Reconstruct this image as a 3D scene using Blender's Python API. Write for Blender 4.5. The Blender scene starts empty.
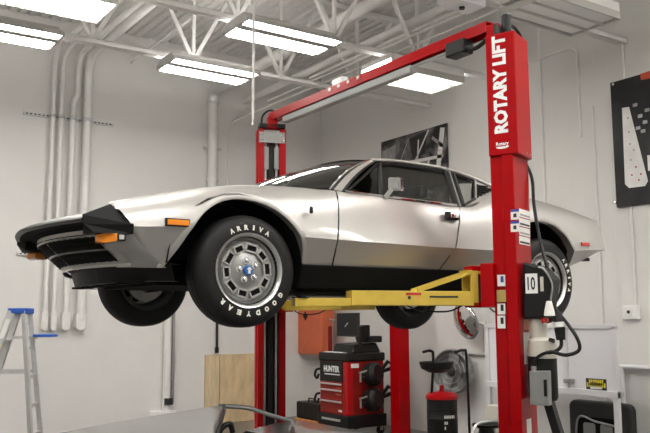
import bpy, bmesh, math, random
from mathutils import Vector, Matrix
random.seed(7)
sc = bpy.context.scene
col = sc.collection
PI = math.pi

# ------------------------------------------------------------------ camera
FPX, PITCH, YAW, ROLL = 798.5, 0.1280, 0.5980, -0.0048
CAM = Vector((-2.1758, -4.8266, 1.6679))
cF = Vector((math.sin(YAW)*math.cos(PITCH), math.cos(YAW)*math.cos(PITCH), math.sin(PITCH)))
cR0 = Vector((math.cos(YAW), -math.sin(YAW), 0)); cU0 = cR0.cross(cF)
cR = cR0*math.cos(ROLL) + cU0*math.sin(ROLL); cU = cU0*math.cos(ROLL) - cR0*math.sin(ROLL)
cd = bpy.data.cameras.new('camera'); cam = bpy.data.objects.new('camera', cd); col.objects.link(cam)
cd.sensor_width = 36.0; cd.lens = FPX/650.0*36.0; cd.clip_end = 100
m3 = Matrix((cR, cU, -cF)).transposed()
cam.matrix_world = Matrix.Translation(CAM) @ m3.to_4x4()
sc.camera = cam

def at(px, py, ax, val):
    """point of the place seen at a picture position, on the plane axis=val"""
    d = cF + cR*((px-325)/FPX) - cU*((py-216.5)/FPX)
    t = (val - CAM[ax])/d[ax]
    return CAM + d*t
def proj(P):
    d = Vector(P)-CAM; z = d.dot(cF)
    return (325+FPX*d.dot(cR)/z, 216.5-FPX*d.dot(cU)/z, z)

# ------------------------------------------------------------------ world, exposure
w = bpy.data.worlds.new('world'); sc.world = w; w.use_nodes = True
w.node_tree.nodes['Background'].inputs[0].default_value = (0.9, 0.93, 1.0, 1)
w.node_tree.nodes['Background'].inputs[1].default_value = 0.25
sc.view_settings.view_transform = 'Standard'; sc.view_settings.look = 'None'
sc.view_settings.gamma = 1.0; sc.view_settings.use_curve_mapping = False
sc.view_settings.exposure = 0.0
TUBE = 38.0      # strength of the fluorescent tubes

# ------------------------------------------------------------------ materials
MATS = {}
def mat(name, c, rough=0.5, metal=0.0, coat=0.0, noise=0.0, nscale=20.0, bump=0.0, bscale=60.0, spec=0.5, emit=None, estr=0.0, stretch=None, world=False):
    m = bpy.data.materials.new(name); m.use_nodes = True
    nt = m.node_tree; b = nt.nodes['Principled BSDF']
    b.inputs['Base Color'].default_value = (*c, 1); b.inputs['Roughness'].default_value = rough
    b.inputs['Metallic'].default_value = metal; b.inputs['Coat Weight'].default_value = coat
    b.inputs['Coat Roughness'].default_value = 0.06
    b.inputs['Specular IOR Level'].default_value = spec
    if emit:
        b.inputs['Emission Color'].default_value = (*emit, 1); b.inputs['Emission Strength'].default_value = estr
    if noise or bump:
        tc = nt.nodes.new('ShaderNodeTexCoord'); mp = nt.nodes.new('ShaderNodeMapping')
        if world: tc = nt.nodes.new('ShaderNodeNewGeometry')
        nt.links.new(tc.outputs['Position' if world else 'Object'], mp.inputs[0])
        if stretch: mp.inputs['Scale'].default_value = stretch
    if noise:
        n = nt.nodes.new('ShaderNodeTexNoise'); n.inputs['Scale'].default_value = nscale; n.inputs['Detail'].default_value = 5
        r = nt.nodes.new('ShaderNodeValToRGB')
        r.color_ramp.elements[0].position = 0.3; r.color_ramp.elements[1].position = 0.7
        r.color_ramp.elements[0].color = (*[max(0, x*(1-noise)) for x in c], 1)
        r.color_ramp.elements[1].color = (*[min(1, x*(1+noise)) for x in c], 1)
        nt.links.new(mp.outputs[0], n.inputs['Vector']); nt.links.new(n.outputs['Fac'], r.inputs[0]); nt.links.new(r.outputs[0], b.inputs['Base Color'])
    if bump:
        n2 = nt.nodes.new('ShaderNodeTexNoise'); n2.inputs['Scale'].default_value = bscale; n2.inputs['Detail'].default_value = 4
        bp = nt.nodes.new('ShaderNodeBump'); bp.inputs['Strength'].default_value = bump; bp.inputs['Distance'].default_value = 0.01
        nt.links.new(mp.outputs[0], n2.inputs['Vector']); nt.links.new(n2.outputs['Fac'], bp.inputs['Height']); nt.links.new(bp.outputs[0], b.inputs['Normal'])
    MATS[name] = m; return m
def glass(name, tint, refl=1.0, ior=1.5):
    m = bpy.data.materials.new(name); m.use_nodes = True; nt = m.node_tree
    for n in list(nt.nodes):
        if n.type != 'OUTPUT_MATERIAL': nt.nodes.remove(n)
    t = nt.nodes.new('ShaderNodeBsdfTransparent'); t.inputs[0].default_value = (*tint, 1)
    g = nt.nodes.new('ShaderNodeBsdfGlossy'); g.inputs['Roughness'].default_value = 0.03; g.inputs[0].default_value = (refl, refl, refl, 1)
    fr = nt.nodes.new('ShaderNodeFresnel'); fr.inputs[0].default_value = ior
    mx = nt.nodes.new('ShaderNodeMixShader')
    nt.links.new(fr.outputs[0], mx.inputs[0]); nt.links.new(t.outputs[0], mx.inputs[1]); nt.links.new(g.outputs[0], mx.inputs[2])
    nt.links.new(mx.outputs[0], nt.nodes['Material Output'].inputs[0]); MATS[name] = m
mat('wall_paint', (0.74, 0.725, 0.70), 0.6, noise=0.03, nscale=0.9, bump=0.10, bscale=45, world=True)
mat('mortar', (0.72, 0.705, 0.68), 0.6, noise=0.03, nscale=0.9, world=True)
mat('floor', (0.12, 0.116, 0.11), 0.3, noise=0.12, nscale=3, bump=0.03)
mat('deck', (0.78, 0.765, 0.74), 0.55, noise=0.05)
mat('white_steel', (0.80, 0.785, 0.76), 0.45, noise=0.04)
mat('pipe_white', (0.80, 0.785, 0.76), 0.4, noise=0.04, nscale=8)
mat('silver_paint', (0.46, 0.445, 0.42), 0.34, metal=0.55, coat=0.5)
mat('grey_car', (0.27, 0.27, 0.27), 0.3, metal=0.6, coat=0.8)
mat('black_plastic', (0.009, 0.009, 0.009), 0.45, noise=0.2, nscale=30, spec=0.3)
mat('black_matte', (0.005, 0.005, 0.005), 0.8, spec=0.15)
mat('bumper_grey', (0.04, 0.039, 0.038), 0.42, noise=0.1)
mat('bumper_black', (0.006, 0.006, 0.006), 0.5, spec=0.15)
mat('rubber', (0.010, 0.0098, 0.0095), 0.55, noise=0.15, nscale=60, spec=0.3)
mat('white_letter', (0.80, 0.78, 0.70), 0.6)
mat('white_gloss', (0.85, 0.85, 0.83), 0.35)
mat('wheel_silver', (0.62, 0.62, 0.61), 0.28, metal=0.85)
mat('wheel_grey', (0.36, 0.36, 0.355), 0.33, metal=0.8)
mat('chrome', (0.85, 0.85, 0.85), 0.08, metal=1.0)
mat('blue', (0.03, 0.14, 0.42), 0.35)
mat('amber', (0.85, 0.26, 0.015), 0.2, coat=0.6)
mat('lamp_red', (0.50, 0.02, 0.015), 0.2, coat=0.6)
mat('lift_red', (0.36, 0.001, 0.003), 0.30, noise=0.06, nscale=4, spec=0.16)
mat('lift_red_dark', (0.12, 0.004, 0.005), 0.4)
mat('lift_yellow', (0.62, 0.44, 0.06), 0.42, noise=0.08, nscale=9)
mat('steel', (0.42, 0.42, 0.42), 0.35, metal=0.8, noise=0.1)
mat('grey_plate', (0.33, 0.33, 0.32), 0.5, metal=0.2)
mat('grey_box', (0.24, 0.245, 0.235), 0.45, noise=0.05)
mat('aluminium', (0.62, 0.62, 0.61), 0.38, metal=0.6, noise=0.06)
mat('aluminium_white', (0.74, 0.73, 0.74), 0.4, metal=0.2)
mat('ladder_blue', (0.015, 0.09, 0.42), 0.45)
mat('yellow_sticker', (0.85, 0.70, 0.05), 0.5)
mat('brass', (0.50, 0.36, 0.12), 0.45, metal=0.3)
mat('paper', (0.82, 0.80, 0.76), 0.6, noise=0.05)
mat('paper_orange', (0.75, 0.30, 0.14), 0.6)
mat('ink', (0.02, 0.02, 0.02), 0.6)
mat('ink_blue', (0.03, 0.06, 0.35), 0.6)
mat('orange_cab', (0.60, 0.13, 0.05), 0.45, noise=0.07, nscale=6)
mat('cart_red', (0.26, 0.012, 0.008), 0.35, spec=0.3)
mat('cart_red_bright', (0.42, 0.004, 0.007), 0.3, spec=0.3)
mat('dark_grey', (0.028, 0.028, 0.028), 0.5, spec=0.3)
mat('plywood', (0.62, 0.47, 0.28), 0.65, noise=0.22, nscale=7, stretch=(1, 1, 0.35))
mat('pine', (0.66, 0.52, 0.33), 0.6, noise=0.15, nscale=12, stretch=(3, 3, 0.3))
mat('whiteboard', (0.80, 0.79, 0.82), 0.25, coat=0.2)
mat('seat_leather', (0.016, 0.016, 0.016), 0.5, noise=0.15)
mat('headliner', (0.035, 0.033, 0.03), 0.9)
mat('fan_grey', (0.27, 0.27, 0.27), 0.42, metal=0.3, noise=0.15, nscale=10)
mat('mirror_glass', (0.75, 0.73, 0.72), 0.05, metal=1.0)
mat('tank_beige', (0.58, 0.55, 0.48), 0.4)
mat('foil', (0.68, 0.68, 0.66), 0.35, metal=0.4, bump=0.9, bscale=18)
mat('tube', (1, 1, 1), 0.5, emit=(1.0, 0.975, 0.93), estr=TUBE)
mat('added_uplight', (1, 1, 1), 0.5, emit=(1.0, 0.975, 0.93), estr=6.0)  # added glow to brighten the roof deck and upper walls
mat('reflector', (0.86, 0.86, 0.84), 0.35)
mat('housing', (0.50, 0.49, 0.47), 0.45)
mat('wire_white', (0.55, 0.54, 0.51), 0.4)
mat('wood_orange', (0.60, 0.25, 0.06), 0.5)
glass('glass', (0.62, 0.64, 0.62)); glass('glass_clear', (0.86, 0.88, 0.86)); glass('screen_glass', (0.80, 0.83, 0.81), ior=1.9)
def photo_mat(name, lo, hi, scale, seed):
    """flat print on a panel: blotchy grey tones"""
    m = bpy.data.materials.new(name); m.use_nodes = True; nt = m.node_tree; b = nt.nodes['Principled BSDF']
    b.inputs['Roughness'].default_value = 0.5; b.inputs['Specular IOR Level'].default_value = 0.25
    tc = nt.nodes.new('ShaderNodeTexCoord'); mp = nt.nodes.new('ShaderNodeMapping'); mp.inputs['Location'].default_value = (seed, seed, seed)
    n = nt.nodes.new('ShaderNodeTexNoise'); n.inputs['Scale'].default_value = scale; n.inputs['Detail'].default_value = 6
    r = nt.nodes.new('ShaderNodeValToRGB'); r.color_ramp.elements[0].position = 0.42; r.color_ramp.elements[1].position = 0.62
    r.color_ramp.elements[0].color = (*lo, 1); r.color_ramp.elements[1].color = (*hi, 1)
    nt.links.new(tc.outputs['Object'], mp.inputs[0]); nt.links.new(mp.outputs[0], n.inputs['Vector']); nt.links.new(n.outputs['Fac'], r.inputs[0]); nt.links.new(r.outputs[0], b.inputs['Base Color'])
    MATS[name] = m
photo_mat('print_grey', (0.025, 0.024, 0.025), (0.22, 0.21, 0.21), 3.2, 1.0)
photo_mat('print_dark', (0.012, 0.012, 0.013), (0.035, 0.034, 0.034), 1.6, 4.0)
mat('print_white', (0.72, 0.70, 0.68), 0.4, noise=0.08, nscale=8)
mat('print_mid', (0.30, 0.29, 0.29), 0.4, noise=0.25, nscale=12)
mat('print_black', (0.012, 0.012, 0.012), 0.4)
mat('print_orange', (0.62, 0.07, 0.02), 0.4)

# ------------------------------------------------------------------ mesh helpers
ROOTM = {}
def tag(o, label, cat=None, group=None):
    o['label'] = label
    if cat: o['category'] = cat
    if group: o['group'] = group
    return o
def thing(name, label, cat, loc=(0, 0, 0), rz=0.0, group=None):
    o = bpy.data.objects.new(name, None); o.empty_display_size = 0.1
    col.objects.link(o); o.location = loc; o.rotation_euler = (0, 0, rz)
    ROOTM[o.name] = Matrix.Translation(loc) @ Matrix.Rotation(rz, 4, 'Z')
    return tag(o, label, cat, group)
class MB:
    def __init__(s): s.v = []; s.f = []; s.mi = []; s.cur = 0
    def add(s, vs, fs):
        n = len(s.v); s.v += [Vector(p) for p in vs]
        s.f += [tuple(n+i for i in f) for f in fs]; s.mi += [s.cur]*len(fs); return s
    def box(s, lo, hi):
        x0, y0, z0 = lo; x1, y1, z1 = hi
        return s.add([(x0,y0,z0),(x1,y0,z0),(x1,y1,z0),(x0,y1,z0),(x0,y0,z1),(x1,y0,z1),(x1,y1,z1),(x0,y1,z1)],
            [(0,3,2,1),(4,5,6,7),(0,1,5,4),(1,2,6,5),(2,3,7,6),(3,0,4,7)])
    def obox(s, c, ux, uy, uz, hx, hy, hz):
        c = Vector(c); ux = Vector(ux).normalized()*hx; uy = Vector(uy).normalized()*hy; uz = Vector(uz).normalized()*hz
        P = [c-ux-uy-uz, c+ux-uy-uz, c+ux+uy-uz, c-ux+uy-uz, c-ux-uy+uz, c+ux-uy+uz, c+ux+uy+uz, c-ux+uy+uz]
        return s.add(P, [(0,3,2,1),(4,5,6,7),(0,1,5,4),(1,2,6,5),(2,3,7,6),(3,0,4,7)])
    def bar(s, a, b, wd, ht, up=(0, 0, 1)):
        """rectangular bar from a to b, width wd (sideways), height ht (along up)"""
        a = Vector(a); b = Vector(b); d = (b-a); L = d.length; d.normalize()
        sx = d.cross(Vector(up))
        if sx.length < 1e-4: sx = d.cross(Vector((1, 0, 0)))
        sx.normalize(); uz = sx.cross(d)
        return s.obox((a+b)/2, d, sx, uz, L/2, wd/2, ht/2)
    def prism(s, poly, off):
        """polygon (3d points) extruded by vector off"""
        n = len(poly); off = Vector(off); A = [Vector(p) for p in poly]; B = [p+off for p in A]
        return s.add(A+B, [tuple(range(n))[::-1], tuple(range(n, 2*n))]+[(i, (i+1) % n, n+(i+1) % n, n+i) for i in range(n)])
    def tube(s, path, r, n=10, caps=True, rs=None):
        path = [Vector(p) for p in path]; m = len(path); rings = []
        t = (path[1]-path[0]).normalized(); u = t.orthogonal().normalized()
        for i, p in enumerate(path):
            if i == 0: tt = path[1]-p
            elif i == m-1: tt = p-path[-2]
            else: tt = (path[i+1]-p).normalized()+(p-path[i-1]).normalized()
            tt = tt.normalized() if tt.length > 1e-9 else t
            u = (u - tt*u.dot(tt)); u.normalize(); vv = tt.cross(u); t = tt
            rr = rs[i] if rs else r
            rings.append([p+(u*math.cos(2*PI*k/n)+vv*math.sin(2*PI*k/n))*rr for k in range(n)])
        vs = [q for ring in rings for q in ring]
        fs = [(i*n+k, i*n+(k+1) % n, (i+1)*n+(k+1) % n, (i+1)*n+k) for i in range(m-1) for k in range(n)]
        if caps: fs += [tuple(range(n))[::-1], tuple(range((m-1)*n, m*n))]
        return s.add(vs, fs)
    def lathe(s, prof, c, ax=(0, 0, 1), n=32, close=False):
        """prof: list of (radius, offset along ax)"""
        c = Vector(c); a = Vector(ax).normalized(); u = a.orthogonal().normalized(); vv = a.cross(u); vs = []
        for r, h in prof:
            vs += [c+a*h+(u*math.cos(2*PI*k/n)+vv*math.sin(2*PI*k/n))*r for k in range(n)]
        m = len(prof); fs = []
        rng = range(m) if close else range(m-1)
        for i in rng:
            j = (i+1) % m
            fs += [(i*n+k, i*n+(k+1) % n, j*n+(k+1) % n, j*n+k) for k in range(n)]
        return s.add(vs, fs)
    def grid(s, rows):
        m = len(rows); n = len(rows[0])
        return s.add([p for r in rows for p in r], [(i*n+k, i*n+k+1, (i+1)*n+k+1, (i+1)*n+k) for i in range(m-1) for k in range(n-1)])
    def build(s, name, material, parent=None, smooth=None, bevel=0.0, label=None, cat=None, group=None, kind=None, solid=0.0, fixn=True, loc=None):
        me = bpy.data.meshes.new(name)
        P = parent; M = Matrix.Identity(4)
        chain = P
        if P is not None: M = ROOTM[P.name].inverted()
        org = Vector((0, 0, 0))
        if P is None:
            lo = [min(v[i] for v in s.v) for i in range(3)]; hi = [max(v[i] for v in s.v) for i in range(3)]
            org = Vector(((lo[0]+hi[0])/2, (lo[1]+hi[1])/2, lo[2])) if loc is None else Vector(loc)
            M = Matrix.Translation(-org)
        me.from_pydata([M @ v for v in s.v], [], s.f)
        mats = material if isinstance(material, (list, tuple)) else [material]
        for q in mats: me.materials.append(MATS[q])
        if len(mats) > 1: me.polygons.foreach_set('material_index', s.mi)
        if fixn:
            bm = bmesh.new(); bm.from_mesh(me); bmesh.ops.remove_doubles(bm, verts=bm.verts, dist=1e-5)
            bmesh.ops.recalc_face_normals(bm, faces=bm.faces); bm.to_mesh(me); bm.free()
        if smooth is not None:
            me.shade_smooth(); me.set_sharp_from_angle(angle=math.radians(smooth))
        o = bpy.data.objects.new(name, me); col.objects.link(o)
        o.location = org
        if P is not None: o.parent = P; ROOTM[o.name] = ROOTM[P.name]
        else: ROOTM[o.name] = Matrix.Translation(org)
        if P is not None: o.location = (0, 0, 0)
        if bevel:
            b = o.modifiers.new('bevel', 'BEVEL'); b.width = bevel; b.segments = 2; b.limit_method = 'ANGLE'; b.angle_limit = math.radians(40)
        if solid:
            b = o.modifiers.new('solid', 'SOLIDIFY'); b.thickness = solid; b.offset = -1 if solid > 0 else 1
            b.thickness = abs(solid)
        if label: tag(o, label, cat, group)
        if kind: o['kind'] = kind
        return o
def copy_tree(o, parent=None):
    c = o.copy(); col.objects.link(c); c.parent = parent
    ROOTM[c.name] = ROOTM.get(o.name, Matrix.Identity(4))
    for ch in list(o.children): copy_tree(ch, c)
    return c
def bend(p0, p1, p2, r, n=6):
    """path p0-p1-p2 with a rounded corner"""
    p0, p1, p2 = Vector(p0), Vector(p1), Vector(p2); a = (p0-p1).normalized(); b = (p2-p1).normalized()
    A = p1+a*r; B = p1+b*r
    return [p0]+[A*(1-t)**2+p1*2*t*(1-t)+B*t*t for t in [i/n for i in range(n+1)]]+[p2]
def spline(pts, n=8):
    P = [Vector(p) for p in pts]; P = [P[0]*2-P[1]]+P+[P[-1]*2-P[-2]]; out = []
    for i in range(1, len(P)-2):
        for k in range(n):
            t = k/n; a, b, c, d = P[i-1], P[i], P[i+1], P[i+2]
            out.append(0.5*((2*b)+(c-a)*t+(2*a-5*b+4*c-d)*t*t+(3*b-a-3*c+d)*t**3))
    out.append(P[-2]); return out
def interp(x, xs, ys):
    if x <= xs[0]: return ys[0]
    for i in range(len(xs)-1):
        if x <= xs[i+1]:
            t = (x-xs[i])/(xs[i+1]-xs[i]); return ys[i]+(ys[i+1]-ys[i])*t
    return ys[-1]
def smooth_interp(xs, ys):
    """monotone-ish cubic through the points"""
    n = len(xs); d = [(ys[i+1]-ys[i])/(xs[i+1]-xs[i]) for i in range(n-1)]
    m = [d[0]]+[0 if d[i-1]*d[i] <= 0 else 2*d[i-1]*d[i]/(d[i-1]+d[i]) for i in range(1, n-1)]+[d[-1]]
    def f(x):
        if x <= xs[0]: return ys[0]
        if x >= xs[-1]: return ys[-1]
        for i in range(n-1):
            if x <= xs[i+1]:
                h = xs[i+1]-xs[i]; t = (x-xs[i])/h
                return ys[i]*(2*t**3-3*t*t+1)+h*m[i]*(t**3-2*t*t+t)+ys[i+1]*(3*t*t-2*t**3)+h*m[i+1]*(t**3-t*t)
    return f
_txt = {}
def text_polys(body, bold=0.0):
    """flat mesh of a word, unit letter height, centred"""
    key = (body, bold)
    if key in _txt: return _txt[key]
    cu = bpy.data.curves.new('word', 'FONT'); cu.body = body; cu.size = 1.0; cu.offset = bold; cu.resolution_u = 2
    o = bpy.data.objects.new('word', cu); col.objects.link(o)
    dg = bpy.context.evaluated_depsgraph_get(); dg.update()
    me = bpy.data.meshes.new_from_object(o.evaluated_get(dg))
    vs = [v.co.copy() for v in me.vertices]; fs = [tuple(p.vertices) for p in me.polygons]
    bpy.data.objects.remove(o); bpy.data.curves.remove(cu); bpy.data.meshes.remove(me)
    lo = [min(v[i] for v in vs) for i in range(2)]; hi = [max(v[i] for v in vs) for i in range(2)]
    vs = [((v.x-(lo[0]+hi[0])/2), (v.y-(lo[1]+hi[1])/2)) for v in vs]
    _txt[key] = (vs, fs, hi[0]-lo[0], hi[1]-lo[1]); return _txt[key]
def add_text(mb, body, c, right, up, width=None, height=None, bold=0.0):
    vs, fs, tw, th = text_polys(body, bold)
    sx = (width/tw) if width else height/th; sy = (height/th) if height else sx
    c = Vector(c); r = Vector(right).normalized(); u = Vector(up).normalized()
    mb.add([c+r*(x*sx)+u*(y*sy) for x, y in vs], fs)
def rrect(c, r, u, hw, hh, rad, n=4):
    """rounded rectangle polygon in the plane r,u"""
    c = Vector(c); r = Vector(r); u = Vector(u); out = []
    for sx, sy, a0 in ((1, 1, 0), (-1, 1, 90), (-1, -1, 180), (1, -1, 270)):
        for k in range(n+1):
            a = math.radians(a0+90*k/n)
            out.append(c+r*(sx*(hw-rad)+rad*math.cos(a))+u*(sy*(hh-rad)+rad*math.sin(a)))
    return out

# ------------------------------------------------------------------ the room
XW, YW, ZC = 5.95, 7.2, 6.25          # right wall plane, left wall plane, deck height
XB, YB = -7.0, -9.0                   # the sides behind the camera
def struct(mb, name, m, **k): return mb.build(name, m, kind='structure', fixn=k.pop('fixn', True), **k)
struct(MB().box((XB-.2, YB-.2, -.2), (XW+.2, YW+.2, 0)), 'floor', 'floor')
wl = struct(MB().box((XB, YW-.0025, 0), (XW, YW+.2, ZC)), 'wall_left', 'mortar', loc=(0, 0, 0))
wr = struct(MB().box((XW-.0025, YB, 0), (XW+.2, YW+.2, ZC)), 'wall_right', 'mortar', loc=(0, 0, 0))
struct(MB().box((XB-.2, YB, 0), (XB, YW+.2, ZC)), 'wall_front', 'wall_paint')
struct(MB().box((XB-.2, YB-.2, 0), (XW+.2, YB, ZC)), 'wall_near', 'wall_paint')
# roof deck with ribs along y
mb = MB(); rows = []
x = XB-.2; prof = []
while x < XW+.2:
    prof += [(x, ZC+.04), (x+.05, ZC+.04), (x+.065, ZC), (x+.135, ZC)]; x += .15
for yy in (YB-.2, YW+.2): rows.append([(px_, yy, pz_) for px_, pz_ in prof])
mb.grid(rows)
struct(mb, 'ceiling', 'deck', solid=0.02)
# painted concrete blocks
def block_wall(wall, name_axis):
    L, H = 0.40, 0.20
    g = 0.0007
    if name_axis == 'y':   # face looks to -y
        tmpl = MB().box((-L/2+g, -.004, -H/2+g), (L/2-g, .004, H/2-g))
    else:
        tmpl = MB().box((-.004, -L/2+g, -H/2+g), (.004, L/2-g, H/2-g))
    me = bpy.data.meshes.new('concrete_block'); me.from_pydata(tmpl.v, [], tmpl.f); me.materials.append(MATS['wall_paint'])
    spots = []
    for r in range(int(ZC/H)):
        z = (r+.5)*H; off = (r % 2)*L/2
        k = 0
        lo, hi = (XB, XW) if name_axis == 'y' else (YB, YW)
        u = hi-L/2+off
        while u > lo:
            if u+L/2 <= hi+.001 and u-L/2 >= lo:
                P = Vector((u, YW, z)) if name_axis == 'y' else Vector((XW, u, z))
                spots.append(P)
            u -= L
    def score(P):
        px, py, d = proj(P)
        inside = d > 0 and -5 < px < 655 and -5 < py < 438
        return (0 if inside else 1, d)
    spots.sort(key=score)
    for P in spots[:300]:
        o = bpy.data.objects.new('concrete_block', me); col.objects.link(o); o.parent = wall; o.location = P
    mbr = MB()
    for P in spots[300:]:
        mbr.add([v+P for v in tmpl.v], tmpl.f)
    mbr.build('concrete_blocks', 'wall_paint', wall, kind='stuff', fixn=False)
block_wall(wl, 'y'); block_wall(wr, 'x')

# ------------------------------------------------------------------ roof joists
def joist(y, label, zb=4.90, zt=6.12, xo=0.0):
    t = thing('roof_joist', label, 'joist', (0, y, zb), group='open web joists under the roof deck')
    x0, x1 = XB+.02, XW-.02
    MB().box((x0, y-.05, zt), (x1, y+.05, zt+.07)).build('top_chord', 'white_steel', t)
    MB().box((x0, y-.055, zb), (x1, y-.008, zb+.055)).box((x0, y+.008, zb), (x1, y+.055, zb+.055)).box((x0, y-.055, zb+.049), (x1, y+.055, zb+.056)).build('bottom_chord', 'white_steel', t)
    x = x0+.2+xo; P = 1.3
    while x+P < x1:
        a = (x, y, zt+.03); b = (x+P/2, y, zb+.03); c = (x+P, y, zt+.03)
        MB().bar(a, b, .045, .045).build('web_bar', 'white_steel', t)
        MB().bar(b, c, .045, .045).build('web_bar', 'white_steel', t)
        MB().bar((b[0], y, zb+.03), (b[0], y, zt+.03), .04, .04, up=(1, 0, 0)).build('web_bar', 'white_steel', t)
        x += P
JY = [4.22, 2.66, 0.75]
joist(JY[0], 'white open web roof joist with two strip lights hung along it, before the piped wall', xo=.3)
joist(JY[1], 'white open web roof joist crossing above the red overhead beam', xo=.1)
joist(JY[2], 'white open web roof joist above the dark unlit light fixture')

# ------------------------------------------------------------------ light fixtures
ZL = 4.78
def strip_light(x0, y0, label, L=1.18, W=0.56, z=ZL, lit=True, grp='fluorescent strip lights under the joists'):
    """two bright troughs, a grey spine between them, curved end caps"""
    t = thing('strip_light', label, 'light fixture', (x0+L/2, y0, z), group=grp)
    x1 = x0+L
    # housing: shallow inverted trough, three spines
    mb = MB()
    for s in (-1, 1):
        mb.prism([(x0, y0+s*W/2, z-.03), (x0, y0+s*(W/2-.01), z-.03), (x0, y0+s*.15, z+.055), (x0, y0+s*.15, z+.065), (x0, y0+s*.16, z+.065)], (L, 0, 0))
    mb.box((x0, y0-.16, z+.055), (x1, y0+.16, z+.10))
    mb.prism([(x0, y0-.125, z-.036), (x0, y0-.005, z-.036), (x0, y0-.04, z+.058), (x0, y0-.09, z+.058)], (L, 0, 0))
    mb.build('housing', 'housing', t)
    for s, a, b in ((-1, .13, .215), (1, .0, .275)):
        MB().prism([(x0+.02, y0+s*a, z-.032), (x0+.02, y0+s*b, z-.032), (x0+.02, y0+s*(b-.04), z+.03), (x0+.02, y0+s*a, z+.03)], (L-.04, 0, 0)).build('tube_lens', 'tube' if lit else 'reflector', t)
    if lit:
        for s in (-1, 1): MB().box((x0+.05, y0+s*.05-.025, z+.10), (x1-.05, y0+s*.05+.025, z+.108)).build('added_uplight_strip', 'added_uplight', t)  # added glowing strips on the housing top, unseen from below, lift the ceiling
    for xx in (x0, x1):
        sgn = -1 if xx == x0 else 1
        MB().prism([(xx, y0-W/2, z-.035), (xx, y0+W/2, z-.035), (xx, y0+W/2-.02, z+.02), (xx, y0+.16, z+.075), (xx, y0-.16, z+.075), (xx, y0-W/2+.02, z+.02)], (sgn*.035, 0, 0)).build('end_cap', 'housing', t, bevel=.012)
    for xx in (x0+.2, x1-.2):
        MB().tube([(xx, y0, z+.09), (xx, y0, 4.96)], .006, 6).build('hanger', 'white_steel', t)
    return t
def louvre_light(x0, y0, label, L=1.22, W=0.62, z=ZL, lit=True, grp='wire guarded louvre lights'):
    t = thing('louvre_light', label, 'light fixture', (x0+L/2, y0, z), group=grp)
    x1 = x0+L
    MB().box((x0, y0-W/2, z+.07), (x1, y0+W/2, z+.13)).prism([(x0, y0-W/2, z), (x0, y0-W/2-.01, z), (x0, y0-W/2, z+.12), (x0, y0-W/2+.01, z+.12)], (L, 0, 0)).prism([(x0, y0+W/2, z), (x0, y0+W/2+.01, z), (x0, y0+W/2, z+.12), (x0, y0+W/2-.01, z+.12)], (L, 0, 0)).build('housing', 'reflector', t)
    for k in range(3):
        yy = y0+(k-1)*W*.3
        if lit: MB().box((x0+.03, yy-.06, z+.03), (x1-.03, yy+.06, z+.055)).build('tube_lens', 'tube', t)
        else: MB().box((x0+.02, yy-.095, z-.03), (x1-.02, yy+.095, z+.0)).build('cover_panel', 'reflector', t, bevel=.01)
    for k in range(4):
        yy = y0-W/2+W*k/3
        MB().box((x0, yy-.010, z-.05), (x1, yy+.010, z+.03)).build('louvre_rail', 'wire_white', t)
    mb = MB(); n = 20 if lit else 1
    for k in range(n+1):
        xx = x0+L*k/n
        mb.box((xx-.005, y0-W/2, z-.045), (xx+.005, y0+W/2, z+.02))
    mb.build('louvre_fins', 'wire_white', t, kind='stuff')
    for xx in (x0+.2, x1-.2):
        MB().tube([(xx, y0, z+.12), (xx, y0, 4.96)], .006, 6).build('hanger', 'white_steel', t)
    return t
strip_light(-1.0, 3.98, 'lit strip light at the wall of bent pipes, under the joist')
strip_light(1.54, 4.02, 'lit strip light with grey end cap hung beyond the thin white drop rod', L=1.12)
strip_light(1.66, 2.46, 'lit strip light hung over the lifted car beside the thin white drop rod')
louvre_light(-.85, 2.80, 'lit louvre light with bright grid hung before the bent conduit pipes')
louvre_light(3.84, 2.85, 'lit louvre light glowing behind the red overhead beam')
louvre_light(3.72, 0.32, 'unlit cream louvre light above the tall red column', L=1.1, W=.62, lit=False)
# the room goes on behind the camera: more of the same fixtures, out of view
for i, (xx, yy) in enumerate([(-3.6, 2.9), (-3.6, 0.3), (-1.0, 0.0), (-3.6, -2.6), (-1.0, -2.6), (1.6, -2.6), (4.0, -2.6), (-3.6, -5.6), (-1.0, -5.6), (1.6, -5.6), (4.0, -5.6)]):
    strip_light(xx, yy, 'lit strip light over the open floor away from the lift', grp='strip lights over the open floor')

# ------------------------------------------------------------------ the lifted car
CAR = thing('sports_car', 'silver wedge shaped sports coupe with black bumpers raised on the red lift', 'car', (1.2, 0, 1.63))
ZW = 1.9466            # wheel centre height
wc_f = smooth_interp([-1.0, -.90, -.67, -.4, 0, .6, 1.6, 2.5, 3.0, 3.32], [.66, .70, .80, .835, .852, .856, .862, .866, .845, .79])
zc_f = smooth_interp([-1.0, -.67, -.27, .62, 1.84, 2.5, 3.32], [2.15, 2.158, 2.172, 2.15, 2.142, 2.16, 2.215])
w2_f = smooth_interp([-1.0, -.86, -.6, -.2, .15, .45, .7, 1.2, 1.75, 2.0, 2.25, 2.5, 2.9, 3.32], [.60, .645, .655, .67, .69, .715, .752, .768, .768, .735, .665, .665, .69, .73])
z2_f = smooth_interp([-1.0, -.86, -.6, -.2, .15, .45, .7, 1.2, 1.75, 2.0, 2.25, 2.5, 2.9, 3.1, 3.32], [2.19, 2.220, 2.318, 2.425, 2.468, 2.478, 2.470, 2.452, 2.446, 2.53, 2.625, 2.60, 2.54, 2.498, 2.445])
zlo_f = lambda X: interp(X, [-.74, -.67, -.47, -.2, .4, .62, 1.9, 2.5, 2.85, 3.32], [2.10, 2.085, 1.952, 1.94, 1.965, 1.985, 1.988, 1.99, 2.055, 2.20])
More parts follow.
